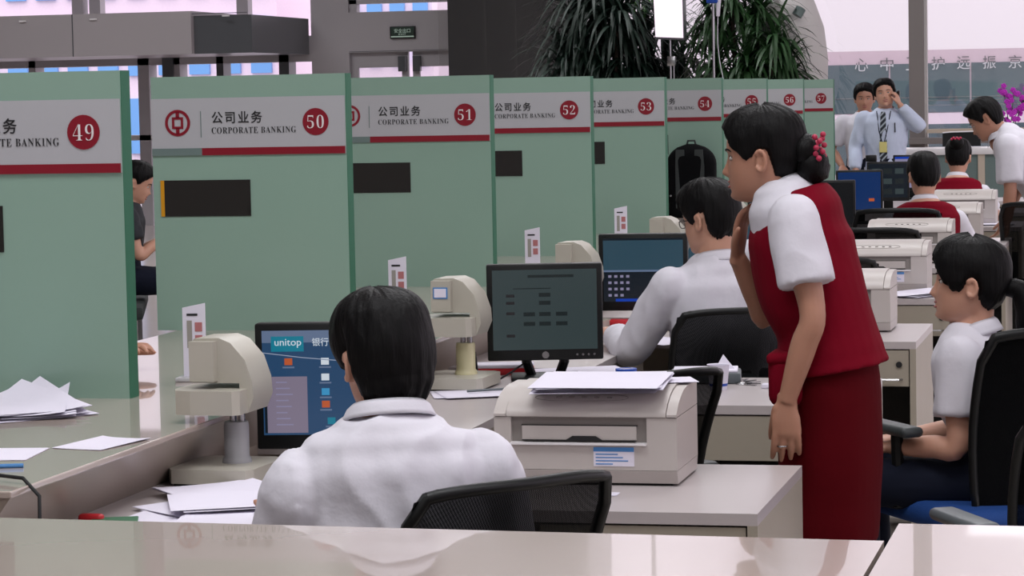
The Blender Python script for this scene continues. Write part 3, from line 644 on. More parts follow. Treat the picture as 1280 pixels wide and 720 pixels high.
def face_parts(Mh, par, fem=0, brow_t=.0022, eyes=True, lipm='lips'):
    for s in (-1, 1):
        if eyes:
            c = Mh @ V((s*.0305, .0705, .0))
            ew = MB().sphere((s*.0305, .0715, .0), (.0125, .0085, .0062), 12, 8).xf(Mh).build('eye', 'eye_white', par, 'all')
            MB().sphere((s*.0305, .0775, .0002), (.0052, .0032, .0052), 10, 8).xf(Mh).build('iris', 'iris', ew, 'all')
            pts = [head_pt(math.asin(min(.95, x/.074)), .006-.0035*((x-.030)/.014)**2, fem)+V((0, .0006, 0)) for x in (.0165, .022, .030, .038, .0445)]
            MB().tube([Mh @ V((s*p.x, p.y, p.z)) for p in pts], .0015, 6).build('eyelash', 'brow', ew, 'all')
        pts = [head_pt(math.asin(min(.95, x/.075)), z, fem)+V((0, .0008, 0)) for x, z in ((.013, .0195), (.022, .0225), (.034, .024), (.044, .022), (.051, .0175))]
        MB().tube([Mh @ V((s*p.x, p.y, p.z)) for p in pts], [brow_t*.8, brow_t*1.2, brow_t*1.2, brow_t, brow_t*.5], 6).build('eyebrow', 'brow', par, 'all')
    for zc, hh in ((-.0615, .0035), (-.0725, .004)):
        pts = [head_pt(math.asin(x/.066), zc+(.0022*(1-(x/.022)**2) if zc < -.07 else -.002*abs(x/.022))*-1*(1 if zc < -.07 else 1), fem)+V((0, -.0012, 0)) for x in (-.021, -.014, -.007, 0, .007, .014, .021)]
        MB().tube([Mh @ p for p in pts], [hh*.35, hh*.8, hh, hh, hh, hh*.8, hh*.35], 8).build('lip', lipm, par, 'all')
def collar(par, c, rad, tilt=10, h=.035, m='shirt_white', gap=25, flare=.012, yaw=0):
    mb = MB(); n = 40
    Mx = Matrix.Translation(c) @ Matrix.Rotation(R(yaw), 4, 'Z') @ Matrix.Rotation(R(-tilt), 4, 'X')
    def fn(u, v):
        a = R(gap)+(2*math.pi-2*R(gap))*u; ca, sa = math.cos(a), math.sin(a)   # a=0 front
        fr = sm(.2, 1, (ca+1)/2)
        if v <= .5:  # inner stand going up
            k = v*2; r = rad*(1.06-.04*k); z = h*k*(1-.25*fr)
        else:        # turned-down leaf with points at the front
            k = (v-.5)*2; r = rad*(1.02)+.004+flare*k*(1+1.1*fr); z = h*(1-.25*fr)-h*(1.05+1.2*fr*sm(.8, 1, abs(2*u-1)))*k
        return Mx @ V((r*sa*1.04, r*ca*1.0, z))
    mb.grid(fn, n, 9); o = mb.build('collar', m, par, 'all')
    md = o.modifiers.new('t', 'SOLIDIFY'); md.thickness = .003; md.offset = 0; return o
def torso(mb, secs, infl=0, n=28): # secs: (x,y,z,halfwidth,halfdepth)
    p, r = spath([s[:3] for s in secs], [(s[3]+infl, s[4]+infl) for s in secs], 5); mb.tube(p, r, n, True, ref=(0, 1, 0)); return mb
def leg(mb, hip, knee, ankle, sc=1.0, infl=0, foot=True, foot_dir=(0, 1, 0)):
    h, k, a = V(hip), V(knee), V(ankle)
    limb(mb, [h, h.lerp(k, .5), k, k.lerp(a, .35), a], [.086*sc+infl, .075*sc+infl, .055*sc+infl, .055*sc+infl, .036*sc+infl], 16)
    if foot: limb(mb, [a+V((0, 0, -.02)), a+V(foot_dir)*.1+V((0, 0, -.05)), a+V(foot_dir)*.18+V((0, 0, -.06))], [.036, (.04, .03), (.035, .018)], 12)
def arm(mb, sh, el, wr, sc=1.0, infl=0, upto=1.0):
    s, e, w_ = V(sh), V(el), V(wr)
    if upto >= 1: limb(mb, [s, s.lerp(e, .45), e, e.lerp(w_, .35), w_], [.05*sc+infl, .045*sc+infl, .037*sc+infl, .038*sc+infl, .026*sc+infl], 16)
    return mb
def sleeve(mb, sh, el, wr, frac, r0_, r1_): # frac of upper arm (<=1) or 1..2 into the forearm
    s, e, w_ = V(sh), V(el), V(wr)
    if frac <= 1:
        t = s.lerp(e, frac); limb(mb, [s, s.lerp(t, .5), t], [r0_, (r0_+r1_)/2, r1_], 20)
    else:
        t = e.lerp(w_, frac-1); limb(mb, [s, s.lerp(e, .5), e, e.lerp(t, .5), t], [r0_, r0_*.95, (r0_+r1_)/2, (r0_+r1_)/2, r1_], 20)
    return mb
def person(loc, rz, label, J, cat='person', group=None):
    """J: sec torso sections, sh/el/wr pairs (L,R), head (centre,yaw,pitch,roll), neck base, hips/knees/ankles, clothing flags"""
    e = empty('person', loc, R(rz), label, cat, group); sc = J.get('sc', 1.0); fem = J.get('fem', 0); vox = J.get('vox', .006)
    Mh = headM(*J['head'][:4], J.get('hsc', 1.0)); hc = V(J['head'][0])
    b = MB(); head_mesh(b, Mh, fem)
    nb = V(J['neck']); nt_ = Mh @ V((0, -.028, -.055)); nr_ = .058-.008*fem
    limb(b, [nb+V((0, 0, -.05)), nb, nb.lerp(nt_, .55), nt_, nt_+(nt_-nb)*.25], [nr_*1.25, nr_*1.12, nr_, nr_, nr_*.9], 20)
    torso(b, J['sec'])
    for k in (0, 1):
        arm(b, J['sh'][k], J['el'][k], J['wr'][k], sc)
        hd = J.get('hand', (None, None))[k]
        d = V(J['wr'][k])-V(J['el'][k])
        if hd is None: hand(b, J['wr'][k], d, (0, 0, -1) if abs(d.normalized().z) < .8 else (0, 1, 0), 1 if k == 0 else -1, .35)
        else: hand(b, J['wr'][k], hd[0], hd[1], hd[2], *hd[3:])
    if 'hip' in J:
        for k in (0, 1): leg(b, J['hip'][k], J['knee'][k], J['ankle'][k], sc, 0, True, J.get('foot', (0, 1, 0)))
    remesh(b, 'body', J.get('skin', 'skin'), e, vox)
    # shirt
    sb = MB(); torso(sb, J['shirt_sec'] if 'shirt_sec' in J else J['sec'], .011)
    for k in (0, 1): sleeve(sb, J['sh'][k], J['el'][k], J['wr'][k], J.get('sleeve', .75), *J.get('slr', (.072, .066)))
    remesh(sb, 'shirt', J.get('shirt', 'shirt_white'), e, J.get('cvox', .008), folds(J.get('fold', .005), J.get('seed', 1)), 7)
    if J.get('collar', True): collar(e, nb+V((0, -.004, J.get('cz', -.012))), nr_*1.2, J.get('ctilt', 14), J.get('ch', .036), J.get('shirt', 'shirt_white'), J.get('cgap', 22))
    if 'vest_sec' in J: remesh(torso(MB(), J['vest_sec'], .02), 'vest', 'vest_red', e, J.get('cvox', .008), folds(.003, 3, 7, 5), 3)
    if 'skirt_sec' in J: remesh(torso(MB(), J['skirt_sec'], .0, 36), 'skirt', 'skirt_red', e, J.get('cvox', .008), folds(.002, 9, 6, 2), 4)
    if J.get('trousers', True) and 'hip' in J:
        tb = MB(); torso(tb, J['sec'][:3], .013)
        for k in (0, 1): leg(tb, J['hip'][k], J['knee'][k], J['ankle'][k], sc, .014, False)
        remesh(tb, 'trousers', J.get('trm', 'trousers'), e, .01, folds(.004, 6), 1)
    if 'hip' in J:
        for k in (0, 1):
            a = V(J['ankle'][k]); fd = V(J.get('foot', (0, 1, 0))); sbx = MB(); limb(sbx, [a+V((0, 0, -.05))-fd*.04, a+fd*.08+V((0, 0, -.05)), a+fd*.2+V((0, 0, -.058))], [(.042, .03), (.046, .034), (.03, .016)], 12); remesh(sbx, 'shoe', 'shoe', e, .008)
    ln, th = J.get('hairline', MEN), J.get('hair', .024)
    hair_mesh(Mh, ln, th, fem, J.get('jag', .006), 'hair', e, J.get('soft', .035), J.get('seed', 1)*3.1, J.get('hang', False))
    if J.get('face', True): face_parts(Mh, e, fem)
    return e, Mh
# seated base for legs
def seat_legs(dx=.09, fwd=.42, z=.56, y0=.02): return dict(hip=((-dx, y0, z), (dx, y0, z)), knee=((-dx-.03, fwd, z-.02), (dx+.03, fwd, z-.02)), ankle=((-dx-.02, fwd+.02, .1), (dx+.02, fwd+.02, .1)))
def seated_sec(sc=1.0, ly=0.0, top=1.0, lx=0.0): # pelvis to neck base; ly = forward lean of the shoulders, top = neck base height
    z0 = .53; H = top-z0
    return [(0, 0, z0, .165*sc, .12*sc), (0, .0, z0+.1*H, .168*sc, .12*sc), (lx*.2, ly*.15, z0+.32*H, .15*sc, .105*sc), (lx*.5, ly*.45, z0+.56*H, .168*sc, .115*sc), (lx*.8, ly*.8, z0+.8*H, .18*sc, .112*sc), (lx*.9, ly*.95, z0+.92*H, .15*sc, .09*sc), (lx, ly*1.05, z0+1.0*H, .085*sc, .072*sc), (lx, ly*1.1, z0+1.04*H, .055, .05)]
# 1. clerk at the first desk, seen from behind
J = dict(sec=seated_sec(1.08, .02, 1.01), sh=((-.175, .02, .885), (.18, .02, .905)), el=((-.215, .08, .66), (.235, .1, .68)), wr=((-.17, .31, .79), (.16, .33, .79)), head=((.0, .085, 1.133), 8, 12, -3), neck=(0, .04, 1.022), cz=.0, ch=.03, hang=True, sc=1.1, sleeve=.95, slr=(.085, .078), fold=.011, hairline=[(a, z-(.028 if a > 112 else 0)) for a, z in MEN], hair=[(0, .027), (60, .029), (110, .028), (180, .026)], seed=2, vox=.006, cvox=.007, jag=.014, soft=.05, **seat_legs(.1, .4, .57))
P1, M1 = person((-1.45, 5.0, 0), 26, 'seated clerk in a white short-sleeved shirt with thick black hair, seen from behind', J)
# 2. standing clerk in red vest and skirt
skirt = [(0, .018, .485, .15, .118), (0, .018, .56, .155, .124), (0, .02, .72, .168, .135), (0, .02, .86, .168, .134), (0, .018, .96, .15, .122), (0, .025, 1.0, .14, .11)]
sec2 = [(0, .015, .80, .14, .1), (0, .015, .88, .14, .1), (0, .03, 1.02, .135, .10), (0, .07, 1.15, .145, .112), (0, .1, 1.26, .15, .112), (0, .122, 1.345, .155, .092), (0, .135, 1.395, .11, .066), (0, .142, 1.42, .055, .05)]
vest2 = [(0, .012, .93, .165, .128), (0, .018, .97, .155, .118), (0, .03, 1.04, .14, .106), (0, .068, 1.15, .15, .118), (0, .088, 1.26, .152, .116), (0, .088, 1.34, .152, .086), (0, .098, 1.395, .1, .058)]
J = dict(sec=sec2, shirt_sec=[(0, .03, .99, .12, .08)]+[(x, y, z, a_*(.93 if z < 1.36 else 1), b_*(.92 if z < 1.3 else 1)) for x, y, z, a_, b_ in sec2[2:]], vest_sec=vest2, skirt_sec=skirt, sh=((-.168, .085, 1.325), (.165, .12, 1.335)), el=((-.215, .035, 1.085), (.17, .205, 1.05)), wr=((-.2, .105, .865), (.07, .268, 1.215)),
   hand=((( .02, .02, -1), (.9, .15, .1), -1, .3, .98, .1, 1.2, None, .25), ((-.12, -.16, 1), (-.3, -1, .0), -1, .3, .95, .14)),
   head=((0, .188, 1.48), -6, 2, 0), neck=(0, .138, 1.395), fem=1, sc=.9, hsc=1.0, sleeve=.68, slr=(.066, .073), hairline=[(0, .058), (20, .056), (36, .05), (48, .03), (60, .004), (74, -.014), (84, -.006), (92, .012), (104, .014), (112, -.02), (122, -.055), (150, -.068), (180, -.07)],
   hair=[(0, .024), (40, .02), (80, .014), (120, .018), (180, .022)], jag=.003, soft=.06, vox=.0039, cvox=.0065, trousers=False, skin='skin_tan', seed=5, ch=.042, ctilt=22, cz=-.016, cgap=30, fold=.006,
   hip=((-.085, 0, .85), (.085, 0, .85)), knee=((-.08, .02, .47), (.08, .02, .47)), ankle=((-.08, -.02, .1), (.08, .0, .1)))
P2, M2 = person((-.80, 6.9, 0), 90, 'standing clerk in a red vest and skirt with a flowered hair bun', J)
bun = MB().sphere((0, -.132, -.03), (.05, .044, .05), 20, 14).sphere((0, -.118, .01), (.055, .036, .045), 18, 12); bun.v = [tuple(V(p)*(1+.05*NZ.noise(V(p)*60))) for p in bun.v]; bun.xf(M2).build('hair_bun', 'hair', P2, 'all')
fl = MB()
for k in range(13):
    a = k*2.4; fl.sphere((-.022-.024*math.sin(a)*1.2, -.158-.01*math.cos(a), .05-.0055*k), .0078, 8, 6)
fl.xf(M2).build('hair_flowers', 'flower_red', P2, 'all')
rg = MB().tube([(-.2+.0155*math.cos(a), .118+.0125*math.sin(a), .752) for a in [2*math.pi*k/16 for k in range(17)]], .0022, 6, cap=False).build('ring', 'steel', P2, 'all')
pk = MB().rbox(-.18, -.04, .07, .158, .845, .982, .03, 4); pk.build('hip_pouch', 'vest_red', P2, 'all')
MB().rbox(-.182, -.038, .068, .16, .955, .985, .012, 3).build('pouch_flap', 'vest_red', P2, True)
MB().rbox(.06, .1, .19, .205, 1.16, 1.235, .004).build('badge', 'black_plastic', P2, True)
# 3. clerk with glasses at the third desk
J = dict(sec=seated_sec(1.02, .04, 1.075), sh=((-.18, .04, .99), (.18, .04, 1.0)), el=((-.25, .2, .77), (.24, .12, .75)), wr=((-.2, .44, .80), (.12, .32, .79)), head=((-.01, .07, 1.213), 22, 8, 0), neck=(0, .04, 1.075), sc=1.0, sleeve=1.85, slr=(.07, .045), fold=.007, seed=4, vox=.006, hairline=MEN, hair=[(0, .03), (60, .026), (120, .027), (180, .024)], jag=.01, **seat_legs(.1, .4, .57))
P3, M3 = person((-1.435, 9.03, 0), 38, 'seated clerk with glasses in a white long-sleeved shirt', J)
gl = MB()
for s in (-1, 1):
    gl.tube([(s*(.034+.022*math.cos(a)), .094-.006*abs(math.cos(a)), -.003+.015*math.sin(a)) for a in [2*math.pi*k/20 for k in range(21)]], .0016, 6, cap=False)
    gl.tube([(s*.056, .09, .004), (s*.074, .06, .004), (s*.08, -.008, .003)], .0016, 6)
gl.tube([(-.012, .097, 0), (.012, .097, 0)], .0015, 6); gl.xf(M3).build('glasses', 'black_plastic', P3, 'all')
# 4. seated woman facing the desks
sec4 = [(0, 0, .53, .165, .115), (0, .01, .57, .165, .115), (0, .04, .68, .14, .1), (0, .08, .79, .148, .108), (0, .1, .88, .15, .1), (0, .102, .935, .13, .076), (0, .1, .965, .08, .058), (0, .098, .985, .05, .046)]
J = dict(sec=sec4, sh=((-.15, .115, .90), (.15, .115, .90)), el=((-.19, .12, .66), (.19, .1, .67)), wr=((-.11, .31, .645), (.12, .32, .64)), head=((0, .105, 1.1), 2, -4, 0), neck=(0, .088, .965), fem=1, sc=.88, hsc=.98, sleeve=.66, slr=(.066, .066), vox=.0052, cvox=.008, fold=.006, seed=8, hairline=[(0, .052), (25, .042), (40, .02), (55, -.01), (66, -.03), (80, -.03), (90, .0), (104, .005), (112, -.045), (135, -.075), (180, -.085)], hair=[(0, .026), (50, .022), (90, .016), (130, .022), (180, .024)], jag=.008, skin='skin', ch=.038, ctilt=14, **seat_legs(.085, .4, .55))
P4, M4 = person((-.405, 7.6, 0), 88, 'seated woman with a ponytail in a white short-sleeved blouse', J)
pt = MB().tube(*spath([(0, -.1, -.01), (0, -.14, -.01), (0, -.165, -.045), (0, -.165, -.1), (0, -.15, -.14)], [.022, .03, .034, .026, .008], 4), n=14).xf(M4).build('ponytail', 'hair', P4, 'all')
# 5, 6. two men standing beyond the last screen
def stand_sec(top=1.47, sc=1.0, ly=0):
    z0 = .85; H = top-z0
    return [(0, 0, z0, .165*sc, .11*sc), (0, 0, z0+.1*H, .16*sc, .108*sc), (0, ly*.2, z0+.35*H, .148*sc, .1*sc), (0, ly*.5, z0+.6*H, .165*sc, .11*sc), (0, ly*.8, z0+.82*H, .178*sc, .105*sc), (0, ly*.95, z0+.93*H, .14*sc, .082*sc), (0, ly, z0+H, .08*sc, .065*sc), (0, ly, z0+H+.02, .05, .048)]
std = dict(hip=((-.09, 0, .88), (.09, 0, .88)), knee=((-.1, .01, .49), (.1, .01, .49)), ankle=((-.1, -.02, .1), (.1, -.02, .1)))
J = dict(sec=stand_sec(1.465, 1.05), sh=((-.185, 0, 1.4), (.185, 0, 1.4)), el=((-.30, .05, 1.32), (.26, .0, 1.15)), wr=((-.135, .085, 1.51), (.24, .12, .95)), hand=(((.25, .1, .9), (.9, -.1, .3), 1, .8, .95, .05), None), head=((0, .03, 1.6), 8, -9, 6), neck=(0, .01, 1.465), shirt='shirt_blue', sc=1.05, sleeve=1.9, slr=(.07, .045), fold=.007, vox=.007, cvox=.01, seed=11, ch=.04, **std)
P5, M5 = person((-2.22, 22.9, 0), 176, 'man in a pale blue shirt and striped tie talking on a phone', J)
def stripe_mat():
    m = mat('tie_stripes', rgb(40, 46, 60), .5, noise=0); nt = m.node_tree; p = nt.nodes['Principled BSDF']; tc = nt.nodes.new('ShaderNodeTexCoord'); wv = nt.nodes.new('ShaderNodeTexWave'); wv.bands_direction = 'DIAGONAL'; wv.inputs['Scale'].default_value = 13
    cr = nt.nodes.new('ShaderNodeMix'); cr.data_type = 'RGBA'; cr.inputs[6].default_value = rgb(26, 32, 44); cr.inputs[7].default_value = rgb(180, 190, 200)
    pw = nt.nodes.new('ShaderNodeMath'); pw.operation = 'POWER'; pw.inputs[1].default_value = 3
    nt.links.new(tc.outputs['Object'], wv.inputs[0]); nt.links.new(wv.outputs['Fac'], pw.inputs[0]); nt.links.new(pw.outputs[0], cr.inputs[0]); nt.links.new(cr.outputs[2], p.inputs['Base Color'])
stripe_mat()
MB().prism([(-.016, 1.455), (.016, 1.455), (.022, 1.43), (.034, 1.07), (0, 1.02), (-.034, 1.07), (-.022, 1.43)], .118, .128, 'y').build('tie', 'tie_stripes', P5)
MB().tube([(-.06, .09, 1.46), (-.035, .13, 1.3), (-.01, .135, 1.2), (.01, .135, 1.2), (.035, .13, 1.3), (.06, .09, 1.46)], .004, 6).build('lanyard', 'trousers', P5)
mat('badge_yellow', rgb(215, 205, 130), .5)
MB().rbox(-.032, .032, .132, .14, 1.11, 1.2, .004).build('badge', 'badge_yellow', P5)
MB().tube([(-.1, .122, 1.28), (-.1, .124, 1.36)], .005, 6).build('pen', 'ink', P5)
T(MB().rbox(-.014, .014, -.024, .024, -.055, .055, .006).build('mobile_phone', 'black_plastic', None, True), 'black mobile phone held to the ear of the man in blue', 'phone'); ph = bpy.data.objects['mobile_phone']; ph.location = (-2.22+.115, 22.9-.06, 1.575); ph.rotation_euler = (R(15), 0, 0)
J = dict(sec=stand_sec(1.43, 1.0), sh=((-.18, 0, 1.36), (.18, 0, 1.36)), el=((-.29, -.02, 1.12), (.29, -.05, 1.13)), wr=((-.2, .12, .97), (.2, .1, .98)), head=((0, .03, 1.565), 0, 2, 0), neck=(0, .01, 1.43), skin='skin_tan', sleeve=.8, slr=(.072, .075), fold=.006, vox=.009, cvox=.011, seed=14, **std)
P6, M6 = person((-2.47, 23.6, 0), 186, 'man in a white short-sleeved shirt standing behind the man on the phone', J)
# 7, 8. clerks in red vests further down, seen from behind
def vested(loc, rz, label, seed, bun_):
    s_ = seated_sec(.95, .03, 1.03); J = dict(sec=s_, shirt_sec=[(x, y, z-.01, a*.9, b_*.88) for x, y, z, a, b_ in s_], vest_sec=[(x, y, z, a*1.02, b_) for x, y, z, a, b_ in s_[:6]]+[(s_[6][0], s_[6][1], s_[6][2]-.004, .085, .062)], sh=((-.172, .04, .925), (.172, .04, .925)), el=((-.27, .12, .78), (.25, .12, .76)), wr=((-.2, .34, .79), (.18, .34, .79)), head=((0, .085, 1.165), 4, 10, 0), neck=(0, .05, 1.03), fem=1, sc=.9, sleeve=.75, slr=(.058, .066), vox=.009, cvox=.01, seed=seed, hairline=WOM, hair=.022, face=False, ch=.04, **seat_legs(.09, .4, .56))
    P, Mx = person(loc, rz, label, J)
    if bun_:
        MB().sphere((0, -.12, .085), (.05, .045, .045), 16, 12).xf(Mx).build('hair_bun', 'hair', P, 'all')
        f2 = MB()
        for k in range(6): f2.sphere((-.03+.012*k, -.155, .105+.008*(k % 2)), .009, 8, 6)
        f2.xf(Mx).build('hair_flowers', 'flower_red', P, 'all')
    return P
P7 = vested((-1.21, 14.72, 0), 14, 'short-haired clerk in a red vest over white shirt, seen from behind', 17, False)
P8 = vested((-1.32, 18.55, 0), -6, 'clerk in a red vest with a high flowered bun, seen from behind', 21, True)
# 9. man bending over the desk
sec9 = [(0, -.02, .86, .165, .115), (0, -.01, .93, .165, .115), (0, .06, 1.05, .155, .108), (0, .14, 1.18, .17, .115), (0, .22, 1.29, .178, .11), (0, .26, 1.34, .14, .085), (0, .285, 1.365, .08, .068), (0, .3, 1.375, .05, .05)]
J = dict(sec=sec9, sh=((-.18, .22, 1.29), (.18, .22, 1.29)), el=((-.22, .2, 1.03), (.22, .22, 1.03)), wr=((-.2, .22, .84), (.2, .3, .84)), head=((0, .385, 1.447), 0, 32, 0), neck=(0, .29, 1.36), sc=1.05, sleeve=.85, slr=(.075, .078), fold=.008, vox=.007, cvox=.01, seed=24, skin='skin_tan', **std)
P9, M9 = person((-.62, 16.55, 0), 84, 'man in a white short-sleeved shirt bending over the desk', J)
# 10. waiting customer beyond the screens, 11. customer behind screen 49, 12. clerk at the fourth desk
mat('print_black', rgb(28, 32, 38), .8, noise=.9, nscale=22)
J = dict(sec=seated_sec(.95, .05, 1.03), sh=((-.16, .05, .95), (.16, .05, .95)), el=((-.2, .1, .72), (.2, .12, .72)), wr=((-.1, .3, .82), (.08, .3, .84)), head=((0, .11, 1.16), 0, 22, 0), neck=(0, .06, 1.03), fem=1, sc=.9, shirt='print_black', collar=False, sleeve=.6, vox=.009, cvox=.011, seed=27, hairline=WOM, hair=.024, **seat_legs(.09, .4, .56))
P10, M10 = person((-6.22, 15.5, 0), -70, 'customer with black hair in dark patterned dress, seated beyond the counter', J)
J = dict(sec=seated_sec(1.0, .05, 1.05), sh=((-.18, .05, .97), (.18, .05, .97)), el=((-.24, .22, .86), (.25, .3, .93)), wr=((-.12, .42, .935), (.24, .545, .925)), hand=(None, ((.1, 1, -.18), (0, -.1, -1), 1, .45, 1.0, .1)), head=((0, .1, 1.18), 0, 8, 0), neck=(0, .06, 1.05), skin='skin_tan', sleeve=.8, vox=.0058, seed=31, **seat_legs(.1, .1, .56))
P11, M11 = person((-3.33, 7.09, 0), -97, 'customer seated behind the screen numbered 49, hand resting on the counter', J)
J = dict(sec=seated_sec(1.0, .04, 1.05), sh=((-.18, .04, .97), (.18, .04, .97)), el=((-.25, .18, .76), (.24, .12, .74)), wr=((-.16, .38, .80), (.15, .36, .80)), head=((0, .09, 1.185), 4, 8, 0), neck=(0, .04, 1.05), sleeve=1.0, slr=(.072, .074), vox=.009, cvox=.01, seed=34, face=False, **seat_legs(.1, .4, .57))
P12, M12 = person((-1.44, 11.0, 0), 12, 'seated clerk in white shirt hidden behind the standing clerk in red', J)
# ------------------------------------------------------------------ chairs on the right
def tall_chair(loc, rz, label):
    e = copy_tree(ch0); e.location = loc; e.rotation_euler = (0, 0, R(rz)); T(e, label, 'chair', 'chairs with blue seats'); return e
bc = tall_chair((-.37, 7.60, 0), 33, 'black armchair with blue seat under the seated woman')
for c in bc.children:
    if c.name.startswith('seat'): c.data = c.data.copy(); c.data.materials[0] = MAT['seat_blue']; c.scale = (1.15, 1.25, 1); c.location = (-.06, .06, .005)
    if c.name.startswith('back_'): c.scale = (1.06, 1, 1.2); c.location = (0, 0, -.115)
    if c.name.startswith('back_net'): c.data = c.data.copy(); c.data.materials[0] = MAT['chair_fabric']
for c in bc.children:
    if c.name.startswith('arm') and c.data.vertices[0].co.x < 0: c.location = (-.07, .12, .065)
bc2 = tall_chair((-.19, 6.42, 0), 27, 'empty black armchair with grey arm pad behind the pale counter')
for c in bc2.children:
    if c.name.startswith('armrest'): c.data = c.data.copy(); c.data.materials[0] = MAT['grey_plastic']
# ------------------------------------------------------------------ papers and small things
def sheet(name, x, y, z, w, h, rz, label, m='paper', n=1, curl=0.0, cat='paper', group=None, jitter=6):
    e = None; mb = MB()
    rnd = random.Random(int(abs(x*1000+y*77)))
    for k in range(n):
        a = R(rz+(rnd.uniform(-jitter, jitter) if n > 1 else 0)); ox, oy = (rnd.uniform(-.012, .012), rnd.uniform(-.012, .012)) if n > 1 else (0, 0)
        def fn(u, v, a=a, ox=ox, oy=oy, k=k):
            px, py = (u-.5)*w+ox, (v-.5)*h+oy; c = curl*(abs(2*u-1)**3)*(1+.4*k)*(v*.8+.2)
            return (px*math.cos(a)-py*math.sin(a), px*math.sin(a)+py*math.cos(a), .0012+k*.0022+c)
        t = MB().grid(fn, 9, 5); nv = len(t.v)
        bot = [(p[0], p[1], p[2]-.0011) for p in t.v]; mb.add(t.v+bot, t.f+[tuple(i+nv for i in reversed(f)) for f in t.f])
    o = mb.build(name, m, None, 'all'); o.location = (x, y, z); return T(o, label, cat, group)
LZ, DZ = .892, .75
sheet('paper_pile', -2.78, 6.12, LZ, .3, .42, 35, 'loose pile of white papers on the counter before screen forty-nine', n=8, curl=.012, jitter=14)
sheet('paper_slip', -2.29, 5.56, LZ, .13, .2, -12, 'single white slip lying near the counter edge', curl=.003)
sheet('paper_slip', -2.44, 5.37, LZ, .15, .2, 8, 'white sheet near the blue pen on the counter')
T(MB().tube([(-2.42, 5.145, LZ+.0045), (-2.31, 5.178, LZ+.0045)], [.0045, .0045], 8).build('pen', 'blue_label', None, True), 'light blue pen lying on the service counter', 'pen')
T(MB().tube([(-2.52, 5.02, LZ+.004), (-2.4, 5.02, LZ+.005), (-2.3, 4.995, LZ+.012), (-2.21, 4.95, LZ+.012), (-2.165, 4.925, LZ-.02), (-2.16, 4.91, LZ-.1), (-2.16, 4.9, .76)], .004, 8).build('cable', 'black_matte', None, 'all'), 'black cable looping over the end of the service counter', 'cable')
for k, (x, y, a) in enumerate(((-2.03, 5.42, -12), (-1.99, 5.58, -32), (-1.92, 5.42, 14), (-2.03, 5.70, 42), (-1.94, 5.56, -60))):
    sheet('paper', x, y, DZ+.0022*k*2, .25, .34, a, 'white paper sheet in the spread beside the unitop clerk', n=2, jitter=8, group='spread papers on the first desk', curl=.003)
T(MB().rbox(-.028, .028, -.012, .012, 0, .022, .008, 3).build('stapler', 'red_plastic', None, True, (-2.225, 5.33, DZ)), 'small red stapler under the counter edge', 'stapler')
nb = empty('notebook', (-2.16, 5.30, DZ), R(20), 'green notebook with grey edge by the red stapler', 'notebook')
MB().rbox(-.05, .05, -.06, .06, 0, .012, .002).build('cover', 'green_plastic', nb); MB().box(-.048, .052, -.058, .058, .003, .009).build('pages', 'paper', nb)
def cable(pts, label, r=.003): return T(MB().tube(*spath(pts, [r]*len(pts), 5), n=6).build('cable', 'black_matte', None, 'all'), label, 'cable')
cable([(-2.06, 6.02, DZ+.003), (-2.0, 6.05, DZ+.014), (-1.94, 6.03, DZ+.02), (-1.9, 5.95, DZ+.006), (-1.92, 5.88, DZ+.003)], 'black cable between the grey-column machine and the clerk')
cable([(-2.02, 8.05, DZ+.003), (-1.99, 8.14, DZ+.02), (-1.95, 8.22, DZ+.05), (-1.92, 8.26, DZ+.07)], 'black cable rising behind the diagram monitor')
cable([(-2.5, 8.6, LZ+.003), (-2.3, 8.55, LZ+.003), (-2.24, 8.45, LZ+.004), (-2.22, 8.3, LZ+.003)], 'thin black cable on the counter behind the stickered machine', .0025)
# papers on the first printer
sheet('paper_stack', -1.255, 6.085, .75+.2225, .29, .23, 3, 'stack of white papers lying on the first printer', n=7, jitter=4)
bpy.data.objects['paper_stack'].rotation_euler = (R(3.5), 0, 0); bpy.data.objects['paper_stack'].location.z += .0005
sheet('paper_slip', -1.1, 6.2, .75+.2225, .09, .12, 20, 'small white slip beside the paper stack on the printer')
sheet('paper_slip', -1.2, 5.86, DZ, .05, .05, 0, 'small white label slip on the first desk')
# second desk
sheet('paper', -1.83, 8.45, DZ, .297, .21, 28, 'white sheets behind the diagram monitor', n=4, jitter=10)
sheet('paper', -2.0, 7.80, DZ, .24, .2, 20, 'white papers in front of the stickered machine', n=3, jitter=10)
MBp = MB().tube([(-2.02, 7.78, DZ+.013), (-1.9, 7.86, DZ+.013)], .004, 8).build('pen', 'grey_plastic', None, True); T(MBp, 'grey pen on the papers before the stickered machine', 'pen')
bx = empty('tissue_box', (-2.06, 8.4, DZ), R(10), 'red and white box behind the diagram monitor', 'box'); MB().rbox(-.1, .1, -.05, .05, 0, .022, .004).build('box_base', 'red_plastic', bx, True); MB().rbox(-.1, .1, -.05, .05, .022, .034, .004).build('box_lid', 'paper', bx, True)
mk = empty('marker_pen', (-2.12, 8.3, DZ), 0, 'dark marker with yellow tip beside the red box', 'pen'); MB().tube([(0, 0, .004), (-.01, .01, .08)], .005, 8).build('barrel', 'black_plastic', mk, True); MB().tube([(.0, 0, .0), (0, -.0, .012)], .008, 8).build('cap', 'led_yellow', mk, True)
tp = empty('tape_roll', (-1.62, 8.24, DZ), 0, 'roll of bright blue tape on the second desk', 'tape')
MB().lathe([(.022, 0), (.034, 0), (.034, .036), (.022, .036), (.022, 0)], 24).build('roll', 'blue_plastic', tp, True); MB().lathe([(.019, .001), (.022, .001), (.022, .035), (.019, .035), (.019, .001)], 20).build('core', 'paper', tp, True)
kb = empty('keyboard', (-1.55, 7.93, DZ), R(10), 'black keyboard on the second desk behind the printer', 'keyboard'); MB().rbox(-.2, .2, -.07, .07, 0, .018, .005).build('case', 'black_plastic', kb, True)
kk = MB()
